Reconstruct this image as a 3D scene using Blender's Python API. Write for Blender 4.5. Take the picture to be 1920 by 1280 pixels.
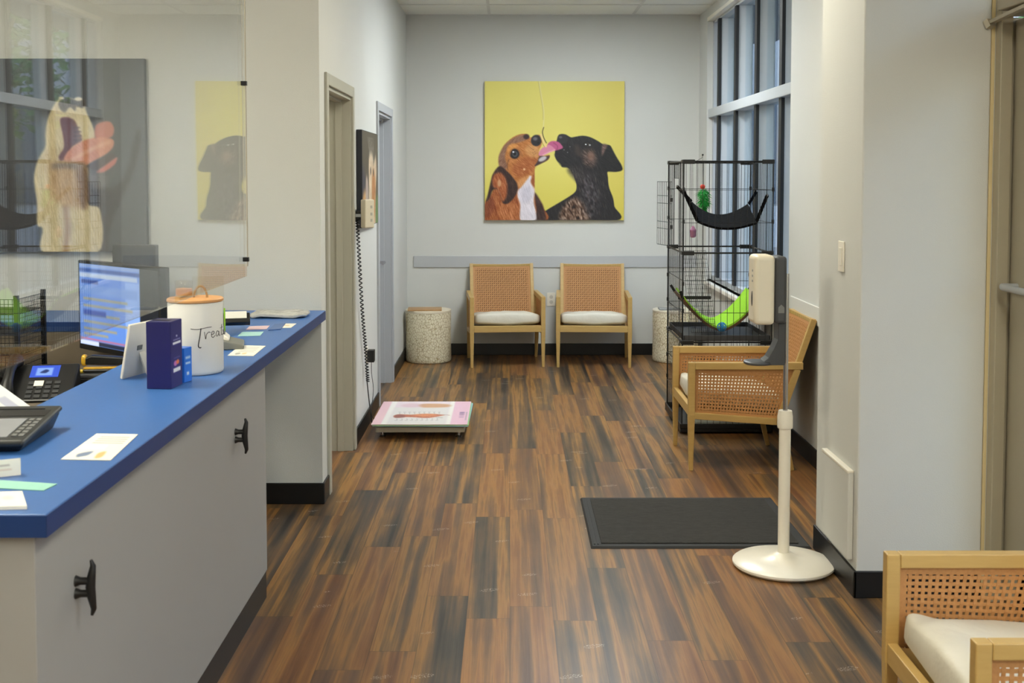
import bpy, math, random
import numpy as np
from mathutils import Vector, Matrix
PI = math.pi
random.seed(7)
for o in list(bpy.data.objects): bpy.data.objects.remove(o)
S = bpy.context.scene
COL = S.collection

# ------------------------------------------------------------------ camera, sky, exposure
cd = bpy.data.cameras.new('camera'); cam = bpy.data.objects.new('camera', cd); COL.objects.link(cam)
cam.location = (0, 0, 1.54); cam.rotation_euler = (math.radians(87), 0, 0)
cd.sensor_width = 36; cd.lens = 36*2200/1920
cd.shift_x = 5/1920; cd.shift_y = -195/1920; cd.clip_start = .05
cd.dof.use_dof = True; cd.dof.focus_distance = 5.6; cd.dof.aperture_fstop = 8
S.camera = cam
w = bpy.data.worlds.new('sky'); S.world = w; w.use_nodes = True
wn = w.node_tree.nodes; wl = w.node_tree.links
sk = wn.new('ShaderNodeTexSky'); sk.sky_type = 'NISHITA'; sk.sun_disc = False
sk.sun_elevation = math.radians(38); sk.sun_rotation = math.radians(200); sk.air_density = 1.2; sk.dust_density = 2
wl.new(sk.outputs[0], wn['Background'].inputs[0]); wn['Background'].inputs[1].default_value = 1.1
S.view_settings.view_transform = 'Standard'; S.view_settings.look = 'None'
S.view_settings.exposure = 0; S.view_settings.gamma = 1; S.view_settings.use_curve_mapping = False
LAMP_WARM, LAMP_COOL = (1, .95, .77), (.92, .98, 1)
# (x, y, strength, colour) of the ceiling troffers of the hall and reception; the last one added in the side room to brighten the door jamb
TROFFERS = [(.6, 8.0, 34, LAMP_COOL), (.55, 5.3, 16, LAMP_WARM), (.9, 1.6, 16, LAMP_WARM), (1.0, -.8, 38, LAMP_WARM), (-2.2, 3.2, 32, LAMP_WARM), (-2.2, .4, 16, LAMP_WARM), (-2.2, 6.4, 14, LAMP_WARM)]

# ------------------------------------------------------------------ materials
def L(r, g, b): return tuple(((c/255+.055)/1.055)**2.4 if c > 10 else c/255/12.92 for c in (r, g, b))
def nmat(name):
    m = bpy.data.materials.new(name); m.use_nodes = True
    return m, m.node_tree, m.node_tree.nodes['Principled BSDF']
def nd(nt, t, **kw):
    n = nt.nodes.new(t)
    for k, v in kw.items():
        if k.startswith('i'):
            s = n.inputs[int(k[1:])]
            if isinstance(v, bpy.types.NodeSocket): nt.links.new(v, s)
            else: s.default_value = v
        else: setattr(n, k, v)
    return n
def M_(nt, op, a, b=0., c=0.): return nd(nt, 'ShaderNodeMath', operation=op, i0=a, i1=b, i2=c).outputs[0]
def mixc(nt, f, a, b, mode='MIX'):
    n = nt.nodes.new('ShaderNodeMix'); n.data_type = 'RGBA'; n.blend_type = mode
    for i, v in ((0, f), (6, a), (7, b)):
        if isinstance(v, bpy.types.NodeSocket): nt.links.new(v, n.inputs[i])
        else: n.inputs[i].default_value = (*v, 1) if isinstance(v, tuple) and len(v) == 3 else v
    return n.outputs[2]
def coords(nt, sc=(1, 1, 1)):
    tc = nd(nt, 'ShaderNodeTexCoord'); mp = nd(nt, 'ShaderNodeMapping'); nt.links.new(tc.outputs['Object'], mp.inputs[0])
    mp.inputs[3].default_value = sc; return mp.outputs[0]
def mk(name, rgb, rough=.5, metal=0, var=.05, scale=25, bump=0, bscale=150, stretch=(1, 1, 1), rgb2=None, spec=.5, coat=0):
    m, nt, p = nmat(name); c = L(*rgb)
    v = coords(nt, stretch)
    n = nd(nt, 'ShaderNodeTexNoise', i2=scale, i3=4.); nt.links.new(v, n.inputs[0])
    a = L(*rgb2) if rgb2 else tuple(x*(1-var) for x in c); b = c if rgb2 else tuple(min(1, x*(1+var)) for x in c)
    nt.links.new(mixc(nt, n.outputs[0], a, b), p.inputs['Base Color'])
    p.inputs['Roughness'].default_value = rough; p.inputs['Metallic'].default_value = metal; p.inputs['Specular IOR Level'].default_value = spec
    p.inputs['Coat Weight'].default_value = coat
    if bump:
        n2 = nd(nt, 'ShaderNodeTexNoise', i2=bscale, i3=3.); nt.links.new(v, n2.inputs[0])
        bp = nd(nt, 'ShaderNodeBump', i0=bump, i1=.01); nt.links.new(n2.outputs[0], bp.inputs['Height']); nt.links.new(bp.outputs[0], p.inputs['Normal'])
    return m
def emit(name, rgb, st):
    m, nt, p = nmat(name); p.inputs['Base Color'].default_value = (.8, .8, .8, 1)
    p.inputs['Emission Color'].default_value = (*rgb, 1); p.inputs['Emission Strength'].default_value = st; return m
def glass(name, tint=(1, 1, 1), ior=1.5, wob=0, wsc=1.2):
    m, nt, p = nmat(name); nt.nodes.remove(p); out = nt.nodes['Material Output']
    ge = nd(nt, 'ShaderNodeNewGeometry'); dt = nd(nt, 'ShaderNodeVectorMath', operation='DOT_PRODUCT', i0=ge.outputs['Normal'], i1=ge.outputs['Incoming'])
    r0 = ((ior-1)/(ior+1))**2; sch = M_(nt, 'POWER', M_(nt, 'SUBTRACT', 1., M_(nt, 'ABSOLUTE', dt.outputs['Value'])), 5.)
    fr = nd(nt, 'ShaderNodeMath', operation='MULTIPLY_ADD', i0=sch, i1=1-r0, i2=r0); tr = nd(nt, 'ShaderNodeBsdfTransparent'); tr.inputs[0].default_value = (*tint, 1)
    gl = nd(nt, 'ShaderNodeBsdfGlossy'); gl.inputs[0].default_value = (1, 1, 1, 1); gl.inputs['Roughness'].default_value = 0.0
    if wob:
        n = nd(nt, 'ShaderNodeTexNoise', i2=wsc, i3=1.); nt.links.new(coords(nt), n.inputs[0])
        bp = nd(nt, 'ShaderNodeBump', i0=wob, i1=.02); nt.links.new(n.outputs[0], bp.inputs['Height'])
        nt.links.new(bp.outputs[0], gl.inputs['Normal'])
    mx = nd(nt, 'ShaderNodeMixShader'); nt.links.new(fr.outputs[0], mx.inputs[0]); nt.links.new(tr.outputs[0], mx.inputs[1]); nt.links.new(gl.outputs[0], mx.inputs[2])
    nt.links.new(mx.outputs[0], out.inputs[0]); return m

def floor_mat():
    m, nt, p = nmat('wood_planks')
    tc = nd(nt, 'ShaderNodeTexCoord'); sp = nd(nt, 'ShaderNodeSeparateXYZ'); nt.links.new(tc.outputs['Object'], sp.inputs[0])
    X, Y = sp.outputs[0], sp.outputs[1]
    W, LN = .152, 1.22
    rx = M_(nt, 'DIVIDE', M_(nt, 'ADD', X, 10.03), W); row = M_(nt, 'FLOOR', rx); fx = M_(nt, 'FRACT', rx)
    wr = nd(nt, 'ShaderNodeTexWhiteNoise', noise_dimensions='1D'); nt.links.new(row, wr.inputs['W'])
    ry = M_(nt, 'ADD', M_(nt, 'DIVIDE', M_(nt, 'ADD', Y, 10.), LN), M_(nt, 'MULTIPLY', wr.outputs[0], 7.3)); cl = M_(nt, 'FLOOR', ry); fy = M_(nt, 'FRACT', ry)
    cb = nd(nt, 'ShaderNodeCombineXYZ', i0=row, i1=cl); wi = nd(nt, 'ShaderNodeTexWhiteNoise', noise_dimensions='2D'); nt.links.new(cb.outputs[0], wi.inputs[0])
    pid = wi.outputs[0]
    def nz(sx, sy, zoff, det, rough=.5, dist=0.):
        c = nd(nt, 'ShaderNodeCombineXYZ', i0=M_(nt, 'MULTIPLY', X, sx), i1=M_(nt, 'MULTIPLY', Y, sy), i2=M_(nt, 'ADD', M_(nt, 'MULTIPLY', pid, 61.), zoff))
        n = nd(nt, 'ShaderNodeTexNoise', i2=1., i3=det, i4=rough); n.inputs['Distortion'].default_value = dist
        nt.links.new(c.outputs[0], n.inputs[0]); return n.outputs[0]
    base = nz(19, .42, 0., 2.2, .5, .12)
    fine = nz(95, 2.2, 9., 4., .65)
    blot = nz(7, 2.0, 31., 3.)
    v = M_(nt, 'ADD', M_(nt, 'ADD', M_(nt, 'MULTIPLY', base, .95), M_(nt, 'MULTIPLY', fine, .30)), M_(nt, 'MULTIPLY', M_(nt, 'SUBTRACT', pid, .5), .10))
    v = M_(nt, 'ADD', v, M_(nt, 'MULTIPLY', M_(nt, 'SUBTRACT', blot, .5), .30))
    cr = nd(nt, 'ShaderNodeValToRGB'); nt.links.new(v, cr.inputs[0]); el = cr.color_ramp.elements
    st = [(.38, (42, 37, 33)), (.46, (62, 54, 46)), (.53, (82, 65, 49)), (.585, (96, 73, 50)), (.64, (118, 88, 52)), (.70, (150, 108, 57)), (.78, (122, 84, 46)), (.9, (86, 56, 35))]
    while len(el) < len(st): el.new(.5)
    for e, (q, c) in zip(el, st): e.position = q; e.color = (*L(*c), 1)
    dark = M_(nt, 'MAXIMUM', M_(nt, 'LESS_THAN', M_(nt, 'MINIMUM', fx, M_(nt, 'SUBTRACT', 1., fx)), .008), M_(nt, 'LESS_THAN', M_(nt, 'MINIMUM', fy, M_(nt, 'SUBTRACT', 1., fy)), .0011))
    tint = mixc(nt, M_(nt, 'MULTIPLY', M_(nt, 'GREATER_THAN', pid, .6), M_(nt, 'MULTIPLY', pid, .3)), cr.outputs[0], L(126, 78, 50))
    c2 = mixc(nt, M_(nt, 'MULTIPLY', dark, .55), tint, L(35, 24, 18))
    # pale scuffs worn into the traffic lane
    sc = nd(nt, 'ShaderNodeTexVoronoi', i2=5.); sc.feature = 'F1'
    cs = nd(nt, 'ShaderNodeCombineXYZ', i0=M_(nt, 'ADD', M_(nt, 'MULTIPLY', X, .55), M_(nt, 'MULTIPLY', Y, .35)), i1=M_(nt, 'SUBTRACT', M_(nt, 'MULTIPLY', Y, 1.5), M_(nt, 'MULTIPLY', X, .5)))
    nt.links.new(cs.outputs[0], sc.inputs[0])
    nb = nd(nt, 'ShaderNodeTexNoise', i2=190., i3=2.); nt.links.new(tc.outputs['Object'], nb.inputs[0])
    scf = M_(nt, 'MULTIPLY', M_(nt, 'LESS_THAN', sc.outputs[0], .12), M_(nt, 'GREATER_THAN', nb.outputs[0], .56))
    c3 = mixc(nt, M_(nt, 'MULTIPLY', scf, .5), c2, L(205, 195, 180))
    nt.links.new(c3, p.inputs['Base Color'])
    p.inputs['Roughness'].default_value = .37; p.inputs['Specular IOR Level'].default_value = .4
    bp = nd(nt, 'ShaderNodeBump', i0=.12, i1=.004); nt.links.new(fine, bp.inputs['Height']); nt.links.new(bp.outputs[0], p.inputs['Normal'])
    return m
def ceiling_mat():
    m = mk('ceiling_tile', (236, 236, 230), .9, var=.03, scale=60, bump=.5, bscale=220)
    return m
def drum_mat():
    m, nt, p = nmat('carved_cream')
    uv = nd(nt, 'ShaderNodeTexCoord'); sp = nd(nt, 'ShaderNodeSeparateXYZ'); nt.links.new(uv.outputs['Object'], sp.inputs[0])
    an = M_(nt, 'ARCTAN2', sp.outputs[1], sp.outputs[0])
    cb = nd(nt, 'ShaderNodeCombineXYZ', i0=M_(nt, 'ADD', M_(nt, 'MULTIPLY', an, 11.), M_(nt, 'MULTIPLY', M_(nt, 'SINE', M_(nt, 'MULTIPLY', sp.outputs[2], 11.)), 1.2)), i1=M_(nt, 'MULTIPLY', sp.outputs[2], 38.), i2=M_(nt, 'MULTIPLY', M_(nt, 'SINE', M_(nt, 'MULTIPLY', an, 2.)), .4))
    v = nd(nt, 'ShaderNodeTexVoronoi', i2=1.); v.feature = 'DISTANCE_TO_EDGE'; nt.links.new(cb.outputs[0], v.inputs[0])
    r = nd(nt, 'ShaderNodeMapRange', i1=.015, i2=.12); nt.links.new(v.outputs[0], r.inputs[0])
    nt.links.new(mixc(nt, r.outputs[0], L(190, 172, 130), L(240, 232, 206)), p.inputs['Base Color'])
    p.inputs['Roughness'].default_value = .55
    bp = nd(nt, 'ShaderNodeBump', i0=.6, i1=.006); nt.links.new(r.outputs[0], bp.inputs['Height']); nt.links.new(bp.outputs[0], p.inputs['Normal'])
    return m
def attr_mat(name, rough=.5, em=0):
    m, nt, p = nmat(name); a = nd(nt, 'ShaderNodeVertexColor'); a.layer_name = 'print'
    nt.links.new(a.outputs[0], p.inputs['Base Color']); p.inputs['Roughness'].default_value = rough
    if em:
        nt.links.new(a.outputs[0], p.inputs['Emission Color']); p.inputs['Emission Strength'].default_value = em
        p.inputs['Base Color'].default_value = (0, 0, 0, 1); nt.links.remove(p.inputs['Base Color'].links[0])
    return m
WALL = mk('wall_paint', (206, 206, 201), .75, var=.015, scale=4, bump=.12, bscale=260)
TRIM = mk('grey_trim_paint', (176, 173, 160), .45, var=.02)
TRIM2 = mk('blue_grey_trim_paint', (172, 175, 180), .45, var=.02)
RAIL = mk('chair_rail_paint', (180, 182, 184), .5, var=.02)
BASE = mk('black_vinyl_base', (11, 11, 12), .42, var=.2)
FLOOR = floor_mat(); CEIL = ceiling_mat()
TBAR = mk('ceiling_grid_white', (214, 213, 208), .5)
BLUE = mk('blue_laminate', (52, 103, 172), .42, var=.06, scale=90, spec=.9)
BLUEEDGE = mk('blue_edge_band', (22, 56, 114), .42, var=.05)
DESKW = mk('white_desk_panel', (158, 158, 157), .55, var=.02, scale=6)
TAUPE = mk('taupe_desk_laminate', (112, 101, 86), .5, var=.07)
BLK = mk('black_plastic', (20, 20, 21), .42, var=.2)
BLKM = mk('black_powder_metal', (17, 17, 18), .45, var=.2, metal=.2)
DGREY = mk('charcoal_plastic', (62, 63, 66), .42, var=.08)
MGREY = mk('grey_plastic', (120, 121, 120), .45)
WHITE = mk('white_gloss_plastic', (236, 230, 216), .28, var=.02)
WPAPER = mk('white_card', (236, 233, 222), .7, var=.03)
CREAM = mk('cream_plastic', (226, 216, 194), .4, var=.02)
OAK = mk('light_oak', (194, 161, 99), .42, var=.12, scale=9, stretch=(1, 1, 9), rgb2=(176, 143, 82))
CANE = mk('woven_cane', (196, 144, 88), .6, var=.1, scale=120, rgb2=(168, 116, 66))
HOLE_SHADE = mk('dark_brown_hole_shade', (84, 52, 30), .8, var=.1)  # shade behind the chair-back cane, put in as a dark brown colour
CUSH = mk('white_vinyl_cushion', (208, 202, 186), .5, var=.02, bump=.6, bscale=14)
ALU = mk('grey_aluminium', (176, 180, 184), .4, metal=.0, var=.03)
TANALU = mk('tan_aluminium', (168, 160, 140), .4, metal=.1, var=.03)
STEEL = mk('brushed_steel', (186, 178, 160), .4, metal=.35, var=.08)
CHROME = mk('satin_chrome', (190, 190, 192), .22, metal=1, var=.03)
BLKSTRIP = mk('black_strip', (16, 17, 22), .6)
MATC = mk('charcoal_ribbed_carpet', (52, 51, 49), .95, var=.5, scale=95, bump=.9, bscale=420, stretch=(.25, 1, 1))
MATE = mk('black_rubber_edge', (26, 26, 26), .7, var=.2)
WINGLASS = glass('window_glass', (.80, .88, .93)); PLEXI = glass('clear_acrylic', (.965, .97, .965), 1.49, .1, 1.1)
CLEAR = glass('clear_glass', (.97, .96, .93), 1.45)
DRUM = drum_mat()
PRINT = attr_mat('printed_canvas', .6); PGLOSS = attr_mat('printed_laminate', .3); SCREEN = attr_mat('lit_screen', .2, 1.1)

# ------------------------------------------------------------------ mesh helpers
class MB:
    def __init__(s): s.v = []; s.f = []
    def add(s, vs, fs):
        n = len(s.v); s.v += [tuple(v) for v in vs]; s.f += [tuple(i+n for i in f) for f in fs]; return s
    def box(s, x0, y0, z0, x1, y1, z1, M=None):
        vs = [Vector(p) for p in ((x0, y0, z0), (x1, y0, z0), (x1, y1, z0), (x0, y1, z0), (x0, y0, z1), (x1, y0, z1), (x1, y1, z1), (x0, y1, z1))]
        if M: vs = [M @ v for v in vs]
        return s.add(vs, [(0, 3, 2, 1), (4, 5, 6, 7), (0, 1, 5, 4), (1, 2, 6, 5), (2, 3, 7, 6), (3, 0, 4, 7)])
    def bar(s, a, b, wx, wy, up=(0, 0, 1), w2=None):
        a, b = Vector(a), Vector(b); d = (b-a).normalized(); u = Vector(up); r = d.cross(u)
        if r.length < 1e-4: r = d.cross(Vector((0, 1, 0)))
        r.normalize(); u = r.cross(d); w2 = w2 or (wx, wy); vs = []
        for p, (p1, p2) in ((a, (wx, wy)), (b, w2)):
            for i, j in ((-1, -1), (1, -1), (1, 1), (-1, 1)): vs.append(p+r*(i*p1/2)+u*(j*p2/2))
        return s.add(vs, [(3, 2, 1, 0), (4, 5, 6, 7), (0, 1, 5, 4), (1, 2, 6, 5), (2, 3, 7, 6), (3, 0, 4, 7)])
    def tube(s, pts, r, n=6, closed=False):
        P = [Vector(p) for p in pts]; m = len(P); R = r if isinstance(r, (list, tuple)) else [r]*m
        t0 = (P[1]-P[0]).normalized(); u = t0.orthogonal().normalized(); vs = []; fs = []
        for i in range(m):
            t = (P[(i+1) % m]-P[i-1]) if closed else (P[min(i+1, m-1)]-P[max(i-1, 0)])
            t.normalize(); u = (u-t*u.dot(t)).normalized(); b = t.cross(u)
            for k in range(n):
                a = 2*PI*k/n; vs.append(P[i]+(u*math.cos(a)+b*math.sin(a))*R[i])
        for i in range(m if closed else m-1):
            for k in range(n): j = (i+1) % m; fs.append((i*n+k, i*n+(k+1) % n, j*n+(k+1) % n, j*n+k))
        if not closed: fs += [tuple(reversed(range(n))), tuple(range((m-1)*n, m*n))]
        return s.add(vs, fs)
    def lathe(s, prof, n=40, c=(0, 0, 0), M=None):
        vs = []; fs = []; m = len(prof)
        for r, z in prof:
            for k in range(n):
                a = 2*PI*k/n; v = Vector((c[0]+r*math.cos(a), c[1]+r*math.sin(a), c[2]+z)); vs.append(M @ v if M else v)
        for i in range(m-1):
            for k in range(n): fs.append((i*n+k, i*n+(k+1) % n, (i+1)*n+(k+1) % n, (i+1)*n+k))
        fs += [tuple(reversed(range(n))), tuple(range((m-1)*n, m*n))]
        return s.add(vs, fs)
    def sphere(s, c, r, sc=(1, 1, 1), n=16):
        return s.lathe([(r*max(.02, math.sin(PI*i/n))*1, -r*math.cos(PI*i/n)*sc[2]) for i in range(n+1)], n, c)
    def prism(s, poly, f0, f1):
        n = len(poly); return s.add([f0(*p) for p in poly]+[f1(*p) for p in poly], [tuple(reversed(range(n))), tuple(range(n, 2*n))]+[(i, (i+1) % n, n+(i+1) % n, n+i) for i in range(n)])
    def sheet(s, fn, nu, nv, th):
        P = [[Vector(fn(i/nu, j/nv)) for j in range(nv+1)] for i in range(nu+1)]; top = []; bot = []
        for i in range(nu+1):
            for j in range(nv+1):
                du = P[min(i+1, nu)][j]-P[max(i-1, 0)][j]; dv = P[i][min(j+1, nv)]-P[i][max(j-1, 0)]; n = du.cross(dv).normalized()*(th/2)
                top.append(P[i][j]+n); bot.append(P[i][j]-n)
        k = nv+1; N = len(top); fs = []
        for i in range(nu):
            for j in range(nv):
                a = i*k+j; fs += [(a, a+k, a+k+1, a+1), (N+a+1, N+a+k+1, N+a+k, N+a)]
        for i in range(nu): a = i*k; b = a+nv; fs += [(a, N+a, N+a+k, a+k), (b, b+k, N+b+k, N+b)]
        for j in range(nv): a = j; b = nu*k+j; fs += [(a, a+1, N+a+1, N+a), (b, N+b, N+b+1, b+1)]
        return s.add(top+bot, fs)
    def superq(s, c, a, e1=.45, e2=.25, nu=40, nv=20, fn=None):
        sg = lambda x, e: math.copysign(abs(x)**e, x); vs = []; fs = []
        for i in range(nv+1):
            ph = -PI/2+PI*i/nv
            for k in range(nu):
                th = 2*PI*k/nu; v = Vector((a[0]*sg(math.cos(ph), e1)*sg(math.cos(th), e2), a[1]*sg(math.cos(ph), e1)*sg(math.sin(th), e2), a[2]*sg(math.sin(ph), e1)))
                vs.append(Vector(c)+(fn(v) if fn else v))
        for i in range(nv):
            for k in range(nu): fs.append((i*nu+k, i*nu+(k+1) % nu, (i+1)*nu+(k+1) % nu, (i+1)*nu+k))
        return s.add(vs, fs)
    def build(s, name, mat, parent=None, bevel=0, smooth=False, loc=None, seg=2):
        me = bpy.data.meshes.new(name); me.from_pydata(s.v, [], s.f); me.update()
        import bmesh
        bm = bmesh.new(); bm.from_mesh(me); bmesh.ops.recalc_face_normals(bm, faces=bm.faces); bm.to_mesh(me); bm.free()
        if smooth:
            me.polygons.foreach_set('use_smooth', [True]*len(me.polygons)); me.set_sharp_from_angle(angle=math.radians(40))
        o = bpy.data.objects.new(name, me); COL.objects.link(o); me.materials.append(mat)
        if parent: o.parent = parent
        if loc: o.location = loc
        if bevel:
            b = o.modifiers.new('bevel', 'BEVEL'); b.width = bevel; b.segments = seg; b.limit_method = 'ANGLE'; b.angle_limit = math.radians(35)
        return o
def B(*a, **k): return MB().box(*a, **k)
def thing(name, label, cat, loc=(0, 0, 0), rz=0, group=None):
    o = bpy.data.objects.new(name, None); COL.objects.link(o); o.location = loc; o.rotation_euler = (0, 0, rz); o.empty_display_size = .1
    return tag(o, label, cat, group)
def tag(o, label, cat, group=None):
    o['label'] = label; o['category'] = cat
    if group: o['group'] = group
    return o
def st(o): o['kind'] = 'structure'; return o
def sth(name, loc=(0, 0, 0)):
    o = bpy.data.objects.new(name, None); COL.objects.link(o); o.location = loc; return st(o)
def copy_tree(o, parent=None):
    c = o.copy(); COL.objects.link(c); c.parent = parent
    for ch in [x for x in COL.objects if x.parent == o]: copy_tree(ch, c)
    return c
def Rz(a): return Matrix.Rotation(a, 4, 'Z')
def T(*p): return Matrix.Translation(p)

# ------------------------------------------------------------------ printed pictures (colour laid on a fine grid of the print surface)
def spline(pts, n=6, closed=True):
    P = np.array(pts, float); m = len(P); out = []
    for i in range(m if closed else m-1):
        g = (lambda k: P[k % m]) if closed else (lambda k: P[min(max(k, 0), m-1)])
        p0, p1, p2, p3 = g(i-1), g(i), g(i+1), g(i+2)
        for k in range(n):
            t = k/n; out.append(.5*((2*p1)+(-p0+p2)*t+(2*p0-5*p1+4*p2-p3)*t*t+(-p0+3*p1-3*p2+p3)*t**3))
    if not closed: out.append(P[-1])
    return np.array(out)
class Pic:
    def __init__(s, x0, y0, x1, y1, nx, ny, bg):
        s.x = np.linspace(x0, x1, nx+1); s.y = np.linspace(y0, y1, ny+1); s.nx, s.ny = nx, ny
        s.X, s.Y = np.meshgrid(s.x, s.y); s.C = np.zeros((ny+1, nx+1, 3)); s.C[:] = bg
        s.rng = np.random.default_rng(3)
    def fur(s, dx, dy, k=7, coarse=1):
        R = s.rng.standard_normal((s.ny//coarse+2, s.nx//coarse+2)).repeat(coarse, 0).repeat(coarse, 1)[:s.ny+1, :s.nx+1]; a = np.zeros_like(R)
        for i in range(k): a += np.roll(R, (int(round(i*dy)), int(round(i*dx))), (0, 1))
        return a/a.std()
    def _blend(s, al, rgb, amp, f, sel):
        c = np.array(rgb, float)[None, None, :]+(0 if f is None else f[sel][..., None]*amp)
        s.C[sel] = s.C[sel]*(1-al[..., None])+c*al[..., None]
    def _sel(s, P, pad):
        i0 = np.searchsorted(s.x, P[:, 0].min()-pad); i1 = np.searchsorted(s.x, P[:, 0].max()+pad); j0 = np.searchsorted(s.y, P[:, 1].min()-pad); j1 = np.searchsorted(s.y, P[:, 1].max()+pad)
        return (slice(max(j0-1, 0), j1+1), slice(max(i0-1, 0), i1+1))
    def _dist(s, P, sel, closed):
        X, Y = s.X[sel], s.Y[sel]; d = np.full(X.shape, 1e9); ins = np.zeros(X.shape, bool); n = len(P)
        for i in range(n if closed else n-1):
            a, b = P[i], P[(i+1) % n]; ab = b-a; q = ab @ ab+1e-9
            t = np.clip(((X-a[0])*ab[0]+(Y-a[1])*ab[1])/q, 0, 1); d = np.minimum(d, (X-a[0]-t*ab[0])**2+(Y-a[1]-t*ab[1])**2)
            if closed and a[1] != b[1]: ins ^= ((a[1] > Y) != (b[1] > Y)) & (X < (b[0]-a[0])*(Y-a[1])/(b[1]-a[1])+a[0])
        d = np.sqrt(d); return np.where(ins, -d, d)
    def poly(s, pts, rgb, soft=4, amp=0, f=None, op=1, sharp=False):
        P = np.array(pts, float) if sharp else spline(pts); sel = s._sel(P, soft)
        if s.X[sel].size == 0: return s
        al = np.clip(.5-s._dist(P, sel, True)/(2*soft), 0, 1); al = al*al*(3-2*al)*op
        s._blend(al, rgb, amp, f, sel); return s
    def ell(s, cx, cy, rx, ry, rgb, soft=4, amp=0, f=None, op=1, rot=0):
        c, q = math.cos(rot), math.sin(rot)
        return s.poly([(cx+rx*math.cos(a)*c-ry*math.sin(a)*q, cy+rx*math.cos(a)*q+ry*math.sin(a)*c) for a in np.linspace(0, 2*PI, 13)[:-1]], rgb, soft, amp, f, op)
    def line(s, pts, wd, rgb, soft=2, op=1):
        P = spline(pts, 6, False) if len(pts) > 2 else np.array(pts, float); sel = s._sel(P, soft+wd)
        al = np.clip(.5-(s._dist(P, sel, False)-wd/2)/(2*soft), 0, 1)*op; s._blend(al, rgb, 0, None, sel); return s
    def rect(s, x0, y0, x1, y1, rgb, soft=1.5, op=1): return s.poly([(x0, y0), (x1, y0), (x1, y1), (x0, y1)], rgb, soft, op=op, sharp=True)
    def build(s, name, fn, mat, parent=None):
        """fn(u,v) -> point, u right, v down"""
        nx, ny = s.nx, s.ny; vs = [fn(i/nx, j/ny) for j in range(ny+1) for i in range(nx+1)]
        fs = [(j*(nx+1)+i, (j+1)*(nx+1)+i, (j+1)*(nx+1)+i+1, j*(nx+1)+i+1) for j in range(ny) for i in range(nx)]
        me = bpy.data.meshes.new(name); me.from_pydata(vs, [], fs); me.update()
        c = np.clip(s.C, 0, 255)/255; c = np.where(c > .04045, ((c+.055)/1.055)**2.4, c/12.92)
        at = me.color_attributes.new('print', 'FLOAT_COLOR', 'POINT'); at.data.foreach_set('color', np.concatenate([c, np.ones(c.shape[:2]+(1,))], 2).astype(np.float32).ravel())
        me.materials.append(mat); o = bpy.data.objects.new(name, me); COL.objects.link(o)
        if parent: o.parent = parent
        return o

# ------------------------------------------------------------------ the room
BY, LX, RX, CZ, WY = 10.05, -.878, 1.62, 2.907, 5.45     # back wall, left wall, window wall, ceiling, reception wall
fl = B(-3.5, -2.2, -.06, RX+.2, BY+.15, 0).build('floor', FLOOR); st(fl)
cb = MB().box(-3.5, -2.2, CZ, RX+.3, BY+.15, CZ+.05); ce = st(cb.build('ceiling', CEIL))
tb = MB()
for k in range(-3, 4):
    x = -.17+1.22*k
    if -3.4 < x < RX: tb.box(x-.012, -2.1, CZ-.004, x+.012, BY-.001, CZ+.001)
for k in range(21):
    y = 9.46-.61*k
    if y > -2: tb.box(-3.4, y-.012, CZ-.0045, RX, y+.012, CZ+.001)
tb.box(LX, BY-.022, CZ-.005, RX, BY, CZ); tb.build('ceiling_grid', TBAR, ce)
st(B(-3.5, BY, 0, RX+.2, BY+.12, CZ).build('wall_back', WALL))
# left wall with two openings
D1, D2, DH = (5.655, 6.53), (7.82, 8.70), 1.975
wl_ = MB(); T0, T1 = LX-.16, LX
for a, b in ((WY, D1[0]), (D1[1], D2[0]), (D2[1], BY)): wl_.box(T0, a, 0, T1, b, CZ)
for a, b in (D1, D2): wl_.box(T0, a, DH, T1, b, CZ)
st(wl_.build('wall_left', WALL))
st(B(-3.4, WY, 0, T0, WY+.12, CZ).build('wall_reception', WALL))
st(B(-3.5, -2.1, 0, -3.4, BY, CZ).build('wall_reception_side', WALL))
st(B(-3.5, -2.2, 0, RX+.3, -2.1, CZ).build('wall_behind', WALL))
st(B(-3.4, 7.3, 0, T0, 7.4, CZ).build('wall_side_room', WALL))
# right: window wall, column, entrance wall
W0, W1, WZ0, WZ1 = 6.79, 9.66, .69, 2.83
wr_ = MB()
wr_.box(RX, 4.79, 0, RX+.16, W0, CZ).box(RX, W1, 0, RX+.16, BY, CZ).box(RX, W0, 0, RX+.16, W1, WZ0).box(RX, W0, WZ1, RX+.16, W1, CZ)
st(wr_.build('wall_window_side', WALL))
CX0, CX1, CY0, CY1 = 1.268, 1.722, 4.22, 4.79
st(B(CX0, CY0, 0, CX1, CY1, CZ).build('wall_column', WALL, bevel=.006))
st(B(CX1, CY0-.001, 0, CX1+.012, CY0+.03, CZ).build('trim_1', mk('cream_corner_bead', (214, 196, 150), .4)))
EX = CX1+.012
st(MB().box(EX, CY0, 0, RX+.16, CY1, CZ).box(EX, 2.95, 0, EX+.14, 3.22, CZ).box(EX, -2.1, 0, EX+.14, .2, CZ).box(EX, .2, 0, EX+.14, 2.95, .35).box(EX, .2, 2.5, EX+.14, 2.95, CZ).box(EX, 3.22, 2.62, EX+.14, 4.22, CZ).build('wall_entrance', WALL))
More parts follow.
